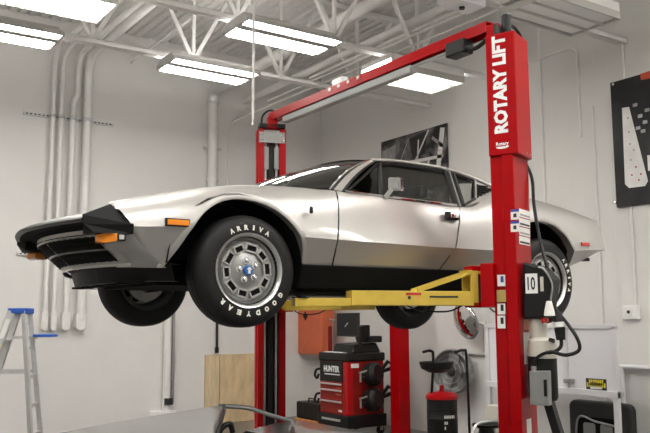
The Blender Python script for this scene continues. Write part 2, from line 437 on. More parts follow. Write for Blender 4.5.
ARCH_F = [(-.475, 1.90), (-.47, 1.95), (-.40, 2.06), (-.34, 2.165), (-.26, 2.262), (-.15, 2.332), (-.03, 2.36), (.10, 2.347), (.22, 2.298), (.32, 2.21), (.385, 2.10), (.405, 2.0), (.405, 1.90)]
ARCH_R = [(2.12, 1.90), (2.12, 1.99), (2.135, 2.10), (2.18, 2.22), (2.27, 2.32), (2.39, 2.378), (2.53, 2.392), (2.66, 2.362), (2.77, 2.285), (2.835, 2.18), (2.855, 2.09), (2.85, 1.98)]
def arch_z(X):
    for A in (ARCH_F, ARCH_R):
        if A[0][0] < X < A[-1][0]:
            return interp(X, [a[0] for a in A[1:-1]], [a[1] for a in A[1:-1]]) if A[1][0] <= X <= A[-2][0] else 1.9
    return -1
def section(X, n=26):
    """lower edge -> crease -> crown, as (half width, z)"""
    wl_, zl = wc_f(X)-.085, zlo_f(X); wc, zc = wc_f(X), zc_f(X); w2, z2 = w2_f(X), z2_f(X)
    out = [(wl_+(wc-wl_)*t/6, zl+(zc-zl)*t/6) for t in range(6)]
    c = (wc-.035, zc+.78*(z2-zc)); bulge = interp(X, [.5, .9, 1.6, 2.1], [.0, .14, .14, 0])
    c = (c[0]-bulge*.12, c[1])
    for k in range(n):
        t = k/(n-1)
        out.append((wc*(1-t)**2+c[0]*2*t*(1-t)+w2*t*t, zc*(1-t)**2+c[1]*2*t*(1-t)+z2*t*t))
    return out
def skew(X, z):
    s = interp(z, [1.99, 2.15, 2.45], [-.16, -.07, .065])*max(0, 1-abs(X-1.67)/(.42 if X > 1.67 else .6))
    s += interp(z, [1.97, 2.15, 2.47], [.015, 0, .065])*max(0, 1-abs(X-.62)/.45)
    s += interp(z, [2.16, 2.30], [0, -.085])*max(0, 1-(X+.66)/.35) if X < -.3 else 0
    return s
def side_rows(X):
    S = section(X); az = arch_z(X); ws = [p[0] for p in S]; zs = [p[1] for p in S]; out = []
    for wv, zv in S:
        if zv < az:
            zv = az; wv = interp(az, zs, ws)
        out.append((X+skew(X, zv), wv, zv))
    return out
def frange(a, b, n): return [a+(b-a)*i/n for i in range(n+1)]
def side_panel(name, x0, x1, n, s, extra=None, label=None):
    xs = set(frange(x0, x1, n))
    for A in (ARCH_F, ARCH_R):
        for a in A:
            for e in (-1e-3, 1e-3):
                if x0 < a[0]+e < x1: xs.add(a[0]+e)
    rows = [[(p[0], s*p[1], p[2]) for p in side_rows(X)] for X in sorted(xs)]
    return MB().grid(rows).build(name, 'silver_paint', CAR, smooth=24, label=label)
for s in (-1, 1):
    side_panel('front_fender', -.66, .617, 60, s)
    side_panel('door', .628, 1.664, 30, s)
    side_panel('rear_quarter_panel', 1.674, 3.30, 60, s)
# arch lips
def arch_lip(A, s):
    mb = MB(); pts = []
    AA = [Vector((a[0], 0, a[1])) for a in A[1:-1]]; AA = spline(AA, 4)
    cx = (A[0][0]+A[-1][0])/2
    rows = []
    for p in AA:
        S = section(p.x); wv = interp(p.z, [q[1] for q in S], [q[0] for q in S])
        out = (Vector((p.x-cx, 0, p.z-1.95))).normalized()
        rows.append([Vector((p.x, s*(wv-.06), p.z))-out*.0, Vector((p.x, s*(wv+.008), p.z))-out*.004, Vector((p.x, s*(wv+.012), p.z))+out*.012, Vector((p.x, s*(wv+.002), p.z))+out*.034])
    mb.grid(rows).build('arch_lip', 'silver_paint', CAR, smooth=50)
for s in (-1, 1):
    arch_lip(ARCH_F, s); arch_lip(ARCH_R, s)
# wheel wells
for cx in (-.03, 2.49):
    for s in (-1, 1):
        mb = MB(); rows = []
        for k in range(15):
            a = PI*k/14; R_ = .43
            RX = .43 if cx < 1 else .362
            rows.append([(cx+RX*math.cos(a), s*wv, 1.975+R_*math.sin(a)*.96) for wv in (.80, .45)])
        mb.grid(rows); mb.add([(cx+RX*math.cos(PI*k/14), s*.45, 1.975+.41*math.sin(PI*k/14)) for k in range(15)], [tuple(range(15))])
        mb.build('wheel_well', 'black_matte', CAR)
# hood and deck
def zmid(X): return interp(X, [-1.0, -.6, -.2, .15, .40, .62], [2.21, 2.325, 2.415, 2.475, 2.505, 2.515])
def nose_dx(y): return .13*(abs(y)/.68)**2
rows = []
for X in frange(-.80, .62, 24):
    r = []
    for k in range(-10, 11):
        t = k/10; yv = t*w2_f(X); fade = max(0, min(1, (-.55-X)/.38))
        zz = z2_f(X)+(zmid(X)-z2_f(X))*(1-t*t)
        r.append((X+nose_dx(yv)*fade*.9-.01*fade, yv, zz))
    rows.append(r)
MB().grid(rows).build('hood', 'silver_paint', CAR, smooth=40)
rows = []
for X in frange(2.06, 3.30, 12):
    r = []
    for t, dz in ((-1, 0), (-.93, .004), (-.82, -.03), (-.7, -.075), (0, -.06), (.7, -.075), (.82, -.03), (.93, .004), (1, 0)):
        k = interp(X, [2.06, 2.8, 3.3], [1.4, .6, .25])
        r.append((X, t*w2_f(X), z2_f(X)+dz*(k if dz < 0 else 1)))
    rows.append(r)
MB().grid(rows).build('rear_deck', 'silver_paint', CAR, smooth=40)
# tail panel
S = section(3.30)
mb = MB(); P = [(3.30, -wv, zv) for wv, zv in S]+[(3.30, wv, zv) for wv, zv in reversed(S)]
mb.add(P, [tuple(range(len(P)))]); tail = mb.build('tail_panel', 'black_plastic', CAR)
for s in (-1, 1):
    MB().box((3.29, s*.52-.14, 2.27), (3.315, s*.52+.14, 2.36)).build('tail_lamp', 'lamp_red', CAR, bevel=.006)
MB().prism([(3.20, -.40, 2.28), (3.32, -.40, 2.28), (3.33, -.40, 2.22), (3.20, -.40, 2.20)], (0, .80, 0)).build('rear_bumper', 'black_plastic', CAR, bevel=.01)
MB().tube([(3.14, -.70, 2.18), (3.14, -.71, 2.13)], .020, 8).box((3.11, -.74, 2.12), (3.17, -.68, 2.145)).build('tow_eye', 'black_plastic', CAR)

# greenhouse : tumblehome plane  half width = .76 - (z-2.46)*.72
def wz(z): return .76-(z-2.46)*.72
# roof
rails = smooth_interp([1.10, 1.4, 1.75, 1.95, 2.10], [2.748, 2.772, 2.766, 2.738, 2.70])
rows = []
for X in frange(1.10, 2.10, 12):
    zr = rails(X); r = []
    for k in range(-8, 9):
        t = k/8
        r.append((X-.06*(1-t*t)*max(0, 1-(X-1.10)/.5), t*(wz(zr)-.005), zr+.045*(1-abs(t)**2.6)))
    rows.append(r)
MB().grid(rows).build('roof', 'silver_paint', CAR, smooth=40)
mb = MB().grid([[Vector(p)-Vector((0, 0, .03)) for p in r] for r in rows]); mb.build('headliner', 'headliner', CAR, smooth=40)
# windscreen: base edge and top edge
base = [(.34+.33*abs(t)**2.2, t*.70, 2.512-.028*t*t) for t in frange(-1, 1, 14)]
topp = [(1.065+.055*t*t, t*.535, 2.792-.038*abs(t)**2.6) for t in frange(-1, 1, 14)]
rows = [[Vector(b).lerp(Vector(t_), k/6)+Vector((-.02, 0, .02))*math.sin(PI*k/6) for b, t_ in zip(base, topp)] for k in range(7)]
MB().grid(rows).build('windscreen', 'screen_glass', CAR, smooth=60)
for s in (-1, 1):
    e0 = [r[0 if s < 0 else -1] for r in rows]
    n_ = len(e0)
    e1 = [Vector((.745, s*.757, 2.466)).lerp(Vector((1.165, s*.553, 2.748)), k/(n_-1))+Vector((-.012, 0, .012))*math.sin(PI*k/(n_-1)) for k in range(n_)]
    out = Vector((-.2, s*.6, .5)).normalized()*.012
    q0 = [e0[k].lerp(e1[k], .28)+out*.6 for k in range(n_)]; q1 = [e0[k].lerp(e1[k], .80)+out*.6 for k in range(n_)]
    MB().grid([e0, q0]).build('windscreen_seal', 'black_plastic', CAR, solid=.006)
    MB().grid([q0, q1]).build('a_pillar', 'silver_paint', CAR, solid=.02)
    MB().grid([q1, e1]).build('a_pillar_seal', 'black_plastic', CAR, solid=.012)
    MB().tube([e0[k]+Vector((0, 0, .0)) for k in range(n_)], .008, 6).build('windscreen_trim', 'chrome', CAR)
def wp(x, z, s, off=0.0): return Vector((x, s*(wz(z)+off), z))
GL = [(.765, 2.470), (1.155, 2.722), (1.30, 2.742), (1.79, 2.738), (1.70, 2.456)]
for s in (-1, 1):
    MB().add([wp(x, z, s, -.012) for x, z in GL], [tuple(range(len(GL)))]).build('door_glass', 'glass', CAR)
    MB().tube([wp(x, z, s) for x, z in GL[:4]], .010, 6).build('window_frame', 'black_plastic', CAR)
    MB().tube([wp(.75, 2.472, s, .005), wp(1.2, 2.462, s, .008), wp(1.70, 2.455, s, .008)], .009, 6).build('belt_trim', 'chrome', CAR)
    MB().bar(wp(1.04, 2.465, s), wp(1.19, 2.735, s), .016, .02, up=(0, s, 0)).build('vent_divider', 'dark_grey', CAR)
    # b pillar between door glass and quarter glass
    MB().prism([wp(1.70, 2.452, s), wp(1.79, 2.742, s), wp(1.87, 2.742, s), wp(1.775, 2.452, s)], (0, -s*.03, 0)).build('b_pillar', 'black_plastic', CAR, bevel=.004)
    MB().bar(wp(1.735, 2.452, s, .006), wp(1.832, 2.742, s, .006), .018, .012, up=(0, s, 0)).build('b_pillar_trim', 'chrome', CAR)
    QG = [(1.785, 2.462), (1.875, 2.725), (2.045, 2.685), (1.935, 2.525)]
    MB().add([wp(x, z, s, -.008) for x, z in QG], [tuple(range(4))]).build('quarter_glass', 'glass_clear', CAR)
    MB().tube([wp(x, z, s, .002) for x, z in QG+[QG[0]]], .011, 6).build('quarter_frame', 'dark_grey', CAR)
    MB().bar(wp(1.94, 2.525, s, .004), wp(2.06, 2.69, s, .004), .022, .014, up=(0, s, 0)).build('c_pillar_trim', 'silver_paint', CAR)
    LV = [(1.955, 2.535), (2.072, 2.680), (2.24, 2.632)]
    MB().prism([wp(x, z, s, -.03) for x, z in LV], (0, -s*.02, 0)).build('louvre_panel', 'black_matte', CAR)
    for k in range(7):
        zz = 2.55+k*.017
        xa = interp(zz, [2.535, 2.680], [1.955, 2.072])+.005; xb = interp(zz, [2.535, 2.632, 2.68], [1.975, 2.24, 2.09])
        if xb > xa+.02: MB().bar(wp(xa, zz, s, -.012), wp(xb, zz, s, -.012), .018, .006, up=(0, s*.5, .8)).build('louvre_slat', 'black_plastic', CAR)
    # roof rail / drip moulding running down to the sail
    rail = [wp(1.12, 2.752, s, .002), wp(1.4, 2.773, s, .002), wp(1.75, 2.767, s, .002), wp(1.95, 2.738, s, .003), wp(2.10, 2.695, s, .004), wp(2.26, 2.636, s, .004)]
    MB().tube(spline(rail, 4), .013, 8).build('roof_rail', 'silver_paint', CAR, smooth=60)
    # skin between quarter glass sill and the panel crown
    MB().grid([[wp(1.78, 2.452, s, .004), wp(1.95, 2.530, s, .006), wp(2.12, 2.59, s, .006), wp(2.26, 2.63, s, .004)], [Vector((X+skew(X, z2_f(X)), s*w2_f(X), z2_f(X))) for X in (1.72, 1.94, 2.1, 2.27)]]).build('sail_edge', 'silver_paint', CAR, solid=.01)
    # door mirror
    mrt = MB().bar((1.06, s*.775, 2.455), (1.10, s*.80, 2.515), .018, .03).build('mirror_arm', 'chrome', CAR)
    MB().prism(rrect((1.12, s*.80, 2.548), (.75, s*.65, 0), (0, 0, 1), .042, .046, .012), (.05, -s*.03, 0)).build('mirror_housing', 'chrome', mrt, bevel=.006)
    MB().prism(rrect(Vector((1.12, s*.80, 2.548))+Vector((-.012, s*.007, 0)), (.75, s*.65, 0), (0, 0, 1), .030, .034, .008), (.01, -s*.006, 0)).build('mirror_inset', 'grey_box', mrt)
    # handle, badge
    hd = MB().box((1.55, s*.823-.014, 2.342), (1.66, s*.823+.014, 2.395)).build('handle_recess', 'black_plastic', CAR, bevel=.004)
    for q in (0, 1):
        MB().box((1.578+.040*q, s*.831-.016, 2.352), (1.612+.040*q, s*.831+.016, 2.386)).build('door_handle', 'chrome', hd, bevel=.004)
# rear bulkhead window
MB().add([(2.07, -.56, 2.50), (2.07, .56, 2.50), (2.09, .52, 2.72), (2.09, -.52, 2.72)], [(0, 1, 2, 3)]).build('rear_window', 'glass', CAR)
# sill, floor pan, underbody
for s in (-1, 1):
    MB().prism([(.40, s*.80, 1.995), (2.13, s*.80, 2.0), (2.13, s*.745, 1.86), (.40, s*.745, 1.85)], (0, -s*.12, 0)).build('rocker_sill', 'black_matte', CAR, bevel=.01)
    MB().tube([(.40, s*.70, 1.835), (2.1, s*.70, 1.845)], .016, 8).build('jacking_rail', 'black_matte', CAR)
MB().box((-.38, -.45, 1.87), (3.1, .45, 2.02)).box((.42, -.74, 1.88), (2.1, .74, 1.98)).build('floor_pan', 'black_matte', CAR)
MB().box((.45, -.62, 1.98), (2.05, .62, 2.06)).build('cabin_floor', 'black_matte', CAR)
for cx in (0, 2.51):
    for s in (-1, 1):
        MB().tube([(cx-.14, s*.40, 1.90), (cx, s*.66, 1.88)], .018, 8).tube([(cx+.14, s*.40, 1.90), (cx, s*.66, 1.88)], .018, 8).build('wishbone', 'black_plastic', CAR)
        MB().tube([(cx+.03, s*.45, 2.25), (cx+.02, s*.60, 1.92)], .035, 10).build('shock_absorber', 'black_plastic', CAR)
MB().tube([(.6, .2, 1.84), (2.2, .2, 1.84), (3.0, .25, 1.95)], .03, 8).build('exhaust_pipe', 'steel', CAR)
# interior
for s in (-1, 1):
    MB().prism([(1.05, s*.36-.22, 2.06), (1.05, s*.36-.22, 2.18), (1.50, s*.36-.22, 2.16), (1.62, s*.36-.22, 2.54), (1.70, s*.36-.22, 2.54), (1.68, s*.36-.22, 2.06)], (0, .44, 0)).build('seat', 'seat_leather', CAR, bevel=.04)
    MB().box((1.62, s*.36-.13, 2.54), (1.70, s*.36+.13, 2.64)).build('headrest', 'seat_leather', CAR, bevel=.03)
MB().prism([(.62, -.66, 2.30), (.60, -.66, 2.46), (.86, -.66, 2.44), (.92, -.66, 2.34)], (0, 1.32, 0)).build('dashboard', 'seat_leather', CAR, bevel=.02)
MB().lathe([(.17+.013*math.cos(a), .013*math.sin(a)) for a in [2*PI*k/8 for k in range(8)]], (1.02, -.36, 2.40), (-.9, 0, .4), 24, close=True).build('steering_wheel', 'black_plastic', CAR, smooth=60)

# ---- nose
def ndx(y, c, e, half=.66): return c+(e-c)*(abs(y)/half)**1.6
ys = frange(-.69, .69, 24)
rows = []
for y in ys:
    x0 = ndx(y, -1.03, -.90, .69)
    zt = 2.205
    rows.append([(x0+.24, y, 2.268), (x0+.12, y, 2.250), (x0+.05, y, zt+.020), (x0+.006, y, zt), (x0, y, zt-.009), (x0+.004, y, zt-.018), (x0+.03, y, zt-.022)])
bl = MB().grid(rows).build('front_bumper', 'bumper_grey', CAR, smooth=40)
rows = []
for y in ys:
    x0 = ndx(y, -1.03, -.90, .69)
    rows.append([(x0+.03, y, 2.183), (x0+.10, y, 2.182), (x0+.22, y, 2.135), (x0+.23, y, 2.26)])
MB().grid(rows).build('bumper_underside', 'black_matte', CAR)
for s in (-1, 1):
    # black wrap-around bumper ends
    A_ = Vector((-.895, s*.69, 2.218)); B_ = Vector((-.745, s*.69, 2.286)); C_ = Vector((-.655, s*.805, 2.168)); D_ = Vector((-.655, s*.80, 2.118)); E_ = Vector((-.845, s*.745, 2.120)); F_ = Vector((-.89, s*.705, 2.168))
    b2 = Vector((-.66, s*.60, 2.25)); d2 = Vector((-.62, s*.62, 2.12)); e2 = Vector((-.86, s*.60, 2.125))
    A2 = Vector((-.86, s*.60, 2.22))
    MB().add([A_, B_, C_, D_, E_, F_, b2, d2, e2, A2], [(0, 1, 2), (0, 2, 5), (5, 2, 3, 4), (1, 6, 2), (2, 6, 7, 3), (3, 7, 8, 4), (0, 9, 6, 1), (0, 5, 4, 8, 9), (6, 9, 8, 7)]).build('bumper_end', 'bumper_black', CAR)
    # turn signal
    lm = MB().prism([(-.825, s*.70, 2.114), (-.79, s*.755, 2.120), (-.735, s*.785, 2.120), (-.735, s*.785, 2.078), (-.79, s*.755, 2.070), (-.825, s*.70, 2.078)], (.03, -s*.10, 0)).build('turn_signal', 'amber', CAR, bevel=.006)
    MB().box((-.735, s*.74-.046, 2.08), (-.69, s*.74+.046, 2.12)).build('lamp_bezel', 'black_plastic', lm, bevel=.004)
    MB().box((-.727, s*.788-.002, 2.088), (-.70, s*.788+.003, 2.112)).build('lamp_reflector', 'chrome', lm)
    # side marker
    sm = MB().box((-.49, s*.830-.013, 2.168), (-.35, s*.830+.013, 2.212)).build('side_marker_bezel', 'black_plastic', CAR, bevel=.003)
    MB().box((-.483, s*.840-.008, 2.175), (-.357, s*.840+.008, 2.205)).build('side_marker_lens', 'amber', sm, bevel=.003)
    MB().box((2.94, s*.838-.02, 2.222), (3.03, s*.838+.004, 2.252)).build('rear_side_marker', 'lamp_red', CAR, bevel=.004)
    # lower nose cheek between signal and arch
    NC = lambda y, z: Vector((interp(z, [1.99, 2.13], [-.735, -.90])+.155*(abs(y)/.62)**2, s*y, z))
    MB().grid([[NC(.50, 2.13), NC(.62, 2.12), Vector((-.72, s*.72, 2.11)), Vector((-.655, s*.79, 2.118))], [NC(.50, 2.06), NC(.62, 2.055), Vector((-.64, s*.72, 2.05)), Vector((-.585, s*.782, 2.05))], [NC(.50, 1.99), NC(.62, 1.985), Vector((-.54, s*.715, 1.985)), Vector((-.47, s*.765, 1.965))], [NC(.50, 1.96), NC(.62, 1.955), Vector((-.50, s*.70, 1.95)), Vector((-.44, s*.74, 1.95))]]).build('nose_cheek', 'silver_paint', CAR, smooth=50)
# grille: two rows, each split at the centre
def nose_pt(y, z): return Vector((interp(z, [1.99, 2.13], [-.735, -.90])+.155*(abs(y)/.62)**2, y, z))
mbp = MB().grid([[nose_pt(y, z)+Vector((.0, 0, 0)) for y in frange(-.60, .60, 24)] for z in (1.965, 1.98, 2.05, 2.13, 2.16)])
npn = mbp.build('nose_panel', 'silver_paint', CAR, smooth=40)
for s in (-1, 1):
    for z0, z1 in ((1.990, 2.053), (2.062, 2.140)):
        ysg = frange(.008, .53, 8); off = Vector((-.005, 0, -.004))
        MB().grid([[nose_pt(s*y, z)+off for y in ysg] for z in (z0, z1)]).build('grille_opening', 'black_matte', CAR)
        for k in range(1, 4):
            zz = z0+(z1-z0)*k/4
            MB().tube([nose_pt(s*y, zz)+Vector((-.006, 0, -.005)) for y in ysg], .003, 5).build('grille_bar', 'black_matte', CAR)
# chin spoiler
CH = [(-.745, 0), (-.62, .66), (-.42, .71)]
mb = MB(); pl = [(-.40, -.71)]+[(-.66+.125*(y/.66)**2, y) for y in frange(-.66, .66, 12)]+[(-.40, .71)]
top = [Vector((x, y, 1.972+.012*abs(y))) for x, y in pl]; bot = [Vector((x+.03, y*.985, 1.882)) for x, y in pl]; bi = [Vector((x+.10, y*.86, 1.882)) for x, y in pl]; ti = [Vector((x+.14, y*.8, 1.98)) for x, y in pl]
mb.grid([ti, top, bot, bi]).build('chin_spoiler', 'bumper_black', CAR, smooth=20)
for k in range(6):
    y = -.55+k*.2
    MB().box((-.58, y-.05, 1.872), (-.50, y+.05, 1.886)).build('brake_duct', 'black_matte', CAR, bevel=.006)
MB().box((-.52, -.42, 1.89), (-.30, .42, 2.0)).build('front_undertray', 'black_matte', CAR)
# fender badge
MB().prism(rrect((.43, -.853, 2.32), (1, 0, 0), (0, 0, 1), .012, .022, .008), (0, -.004, 0)).build('fender_badge', 'black_plastic', CAR)

# ---- wheels
def wheel_parts(cx, yc, out, rot_text, texts=True, r=.322, dz=0.0):
    """out=-1: outer face looks to -y"""
    c = Vector((cx, yc, ZW+dz)); a = Vector((0, out, 0))
    wh = .105
    prof = [(.205, -wh), (.235, -wh-.004), (.27, -wh), (.298, -wh+.012), (.314, -wh+.03), (r, -.05), (r+.001, 0), (r, .05), (.314, wh-.03), (.298, wh-.012), (.27, wh), (.235, wh+.004), (.205, wh), (.19, wh-.02), (.19, -wh+.02)]
    ty = MB().lathe(prof, c, a, 56, close=True).build('tyre', 'rubber', CAR, smooth=35)
    mb = MB()
    for k in (-.045, 0, .045):
        mb.lathe([(r+.0015, k-.004), (r+.0025, k), (r+.0015, k+.004)], c, a, 40)
    mb.build('tread_groove', 'black_matte', ty)
    if texts:
        R_ = Vector((1, 0, 0)) if out < 0 else Vector((-1, 0, 0)); Z_ = Vector((0, 0, 1)); mb = MB()
        for word, mid, span in (('ARRIVA', 0, 56), ('GOODYEAR', 174, 100)):
            for i, ch in enumerate(word):
                ang = math.radians(mid+rot_text+span*(i/(len(word)-1)-.5))
                rad = R_*math.sin(ang)+Z_*math.cos(ang); tan = R_*math.cos(ang)-Z_*math.sin(ang)
                vs, fs, tw, th = text_polys(ch, .065)
                hgt = .030; wd = .028 if ch != 'I' else .012
                mb.add([c+a*(wh+.0055)+rad*(.246+y*hgt/th)+tan*(x*wd/tw) for x, y in vs], fs)
        mb.build('tyre_lettering', 'white_letter', ty, fixn=False, kind='stuff')
    # rim: lip and barrel, face dished
    prof = [(.192, -wh+.01), (.212, -wh-.003), (.204, -wh), (.190, -wh+.02), (.165, -.03), (.165, .03), (.190, wh-.035), (.195, wh-.012), (.205, wh+.002), (.215, wh+.006), (.215, wh-.004)]
    rm = MB().lathe(prof, c, a, 48).build('rim', 'wheel_silver', CAR, smooth=50)
    face = MB().lathe([(.192, wh-.03), (.184, wh-.055), (.176, wh-.05), (.165, wh-.035), (.095, wh-.035), (.07, wh-.022), (.0, wh-.022)], c, a, 48).build('wheel_disc', 'wheel_grey', rm, smooth=40)
    for k in range(10):
        ang = 2*PI*k/10+.1; rad = Vector((math.cos(ang), 0, math.sin(ang))); tan = a.cross(rad)
        q = c+rad*.132+a*(wh-.035)
        hl = .031 if k % 2 == 0 else .025; hr = .016
        MB().obox(q+a*.002, rad, tan, a, hr, hl, .0035).build('wheel_slot', 'black_matte', rm)
        mbf = MB()
        for sg in (-1, 1):
            mbf.obox(q+rad*sg*(hr+.004)+a*.004, rad, tan, a, .0045, hl+.008, .009)
            mbf.obox(q+tan*sg*(hl+.004)+a*.004, rad, tan, a, hr+.004, .0045, .009)
        mbf.build('slot_frame', 'wheel_silver', rm)
    for k in range(5):
        ang = 2*PI*k/5+.5; rad = Vector((math.cos(ang), 0, math.sin(ang)))
        q = c+rad*.056+a*(wh-.022)
        MB().lathe([(.021, -.004), (.021, .006), (.015, .007), (.014, .020), (.009, .024), (0, .024)], q, a, 10).build('lug_nut', 'chrome', rm, smooth=40)
    MB().lathe([(.030, -.002), (.030, .014), (.026, .02), (0, .022)], c+a*(wh-.022), a, 20).build('centre_cap', 'blue', rm, smooth=40)
    mb = MB().obox(c+a*(wh+.001), (1, 0, 0), (0, 0, 1), a, .007, .018, .0015).obox(c+a*(wh+.001)+Vector((0, 0, .008)), (1, 0, 0), (0, 0, 1), a, .013, .004, .002)
    mb.build('cap_emblem', 'white_letter', rm)
    # brake disc and hub on the inner side
    MB().lathe([(.05, -.06), (.145, -.06), (.145, -.04), (.05, -.04)], c, a, 32, close=True).build('brake_disc', 'steel', CAR, smooth=40)
wheel_parts(.03, -.715, -1, 0)
wheel_parts(2.56, -.715, -1, 78)
wheel_parts(0, .715, 1, 20)
wheel_parts(2.46, .70, 1, 140, dz=-.045)

# ------------------------------------------------------------------ the two post lift
LIFT = thing('two_post_lift', 'red two post car lift with overhead beam and yellow swing arms', 'car lift', (1.75, .33, 0))
TH = math.radians(22)
def ray_plane(px, py, P0, N):
    d = cF + cR*((px-325)/FPX) - cU*((py-216.5)/FPX); N = Vector(N)
    return CAM + d*((Vector(P0)-CAM).dot(N)/d.dot(N))
Z3 = Vector((0, 0, 1))
def post(C, sy, zt, parent, nm='column'):
    """C-section column; d runs along the outer face, n points to the car"""
    d = Vector((math.cos(TH), sy*math.sin(TH), 0)); n = Vector((-math.sin(TH), sy*math.cos(TH), 0)); C = Vector(C)
    q = lambda a, b, z=0: C+d*a+n*b+Z3*z
    prof = [(-.14, -.08), (.14, -.08), (.14, .08), (.075, .08), (.075, .068), (.126, .068), (.126, -.068), (-.114, -.068), (-.114, .068), (-.075, .068), (-.075, .08), (-.126, .08), (-.126, .005), (-.14, -.005)]
    MB().prism([q(a, b, .02) for a, b in prof], Z3*(zt-.02)).build(nm, 'lift_red', parent, bevel=.004)
    MB().obox(q(0, .0, .01), d, n, Z3, .24, .20, .01).build('base_plate', 'lift_red', parent, bevel=.004)
    return d, n, q
C1 = Vector((1.75, -1.224, 0)); C2 = Vector((1.75, 1.885, 0)); ZT = 3.53
d1, n1_, q1_ = post(C1, 1, ZT, LIFT); d2_, n2_, q2_ = post(C2, -1, ZT, LIFT)
# lettered cover on the near column
zb_, zt_ = 2.715, 3.53
cov = MB().prism([q1_(a, b, zb_) for a, b in ((-.146, -.118), (.115, -.118), (.145, -.09), (.145, .080), (-.146, .080))], Z3*(zt_-zb_)).build('column_cover', 'lift_red', LIFT, bevel=.006)
mb = MB(); add_text(mb, 'ROTARY LIFT', q1_(-.1475, -.012, 3.185), Z3, n1_, width=.655, height=.095, bold=.05)
mb.build('cover_lettering', 'white_gloss', cov, fixn=False, kind='stuff')
mb = MB(); add_text(mb, 'Rotary', q1_(-.1475, -.016, 2.785), -n1_, Z3, width=.085, height=.03, bold=.03)
mb.prism([q1_(-.1468, -.016+.045*math.cos(a), 2.770+.016*math.sin(a)) for a in [PI+PI*k/8 for k in range(9)]], -d1*.0006)
mb.build('cover_emblem', 'white_gloss', cov, fixn=False, kind='stuff')
mb = MB()
for k in range(2): mb.lathe([(.006, 0), (.005, .004), (0, .005)], q1_(.02+.06*k, -.118, 2.74), -n1_, 8)
mb.build('cover_screw', 'steel', cov)
# cylinders standing on the near column top
MB().tube([q1_(-.01, -.02, 3.50), q1_(-.01, -.02, 3.685)], .032, 16).lathe([(.034, 3.655), (.034, 3.69), (.02, 3.70), (0, 3.70)], q1_(-.01, -.02, 0), (0, 0, 1), 16).build('top_cylinder', 'black_plastic', LIFT, smooth=40)
for k in range(3): MB().tube([q1_(-.11+.045*k, .02, 3.50), q1_(-.11+.045*k, .02, 3.61)], .014, 10).build('pulley_bolt', 'dark_grey', LIFT)
MB().tube(spline([q1_(-.04, -.02, 3.60), q1_(.05, -.04, 3.63), q1_(.14, -.05, 3.61), q1_(.17, -.06, 3.57)]), .011, 8).build('hydraulic_hose', 'black_plastic', LIFT)
# overhead beam
bx_ = 1.755
ya, yb = -1.10, 1.86
MB().prism([(bx_-.05, ya, 3.615), (bx_-.05, ya, 3.695), (bx_+.05, ya, 3.695), (bx_+.05, ya, 3.615), (bx_+.042, ya, 3.615), (bx_+.042, ya, 3.687), (bx_-.042, ya, 3.687), (bx_-.042, ya, 3.615)], (0, yb-ya, 0)).build('overhead_beam', 'lift_red', LIFT, bevel=.003)
MB().box((bx_-.035, -.28, 3.550), (bx_+.035, 1.62, 3.615)).build('shutoff_bar', 'grey_plate', LIFT, bevel=.01)
for k in range(4):
    MB().box((bx_-.056, .35+.14*k, 3.660), (bx_-.049, .385+.14*k, 3.685)).build('beam_bolt', 'steel', LIFT)
for C, sy in ((q1_, 1), (q2_, -1)):
    MB().prism([C(-.05, .02, ZT), C(.05, .02, ZT), C(.05, .02, 3.64), C(-.05, .02, 3.64)], (n1_ if sy > 0 else n2_)*.09).build('beam_bracket', 'lift_red', LIFT, bevel=.004)
MB().box((bx_-.10, -.92, 3.520), (bx_+.01, -.74, 3.625)).build('limit_switch', 'black_plastic', LIFT, bevel=.012)
MB().tube([(bx_-.045, -.72, 3.580), (bx_-.045, -.30, 3.580)], .012, 8).build('switch_rod', 'steel', LIFT)
MB().tube(spline([(bx_-.06, -.88, 3.560), (bx_-.05, -.98, 3.530), (bx_-.03, -1.06, 3.560), (bx_-.02, -1.12, 3.620)]), .016, 8).build('switch_cable', 'black_plastic', LIFT)
MB().box((bx_-.03, .62, 3.695), (bx_+.03, .78, 3.760)).build('beam_clamp', 'steel', LIFT, bevel=.005)
# far column head, chain and slides
MB().obox(q2_(0, .084, 3.44), d2_, Z3, n2_, .128, .055, .006).build('head_plate', 'grey_plate', LIFT, bevel=.003)
for a in (-.10, .10):
    for z in (3.41, 3.47): MB().lathe([(.012, 0), (.012, .012), (0, .014)], q2_(a, .09, z), n2_, 8).build('head_bolt', 'chrome', LIFT)
MB().obox(q2_(0, .05, 3.555), d2_, Z3, n2_, .13, .02, .06).build('head_cap', 'black_plastic', LIFT, bevel=.004)
MB().tube(spline([q2_(-.10, .05, 3.56), q2_(-.09, .06, 3.66), q2_(-.02, .06, 3.72), q2_(.05, .05, 3.70)]), .010, 8).build('head_hose', 'black_plastic', LIFT)
for qq, nn in ((q1_, n1_), (q2_, n2_)):
    dd = d1 if qq is q1_ else d2_
    MB().obox(qq(0, .02, 1.75), dd, Z3, nn, .022, 1.68, .015).build('lift_chain', 'black_plastic', LIFT)
    for a in (-.055, .055): MB().obox(qq(a, .0, 1.75), dd, Z3, nn, .009, 1.70, .03).build('slide_rail', 'steel', LIFT)
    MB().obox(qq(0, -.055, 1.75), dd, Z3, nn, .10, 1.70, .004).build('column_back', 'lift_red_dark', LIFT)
    for a in (-.05, .05): MB().obox(qq(a, .045, 3.24), dd, Z3, nn, .022, .11, .01).build('carriage_pad', 'grey_plate', LIFT)
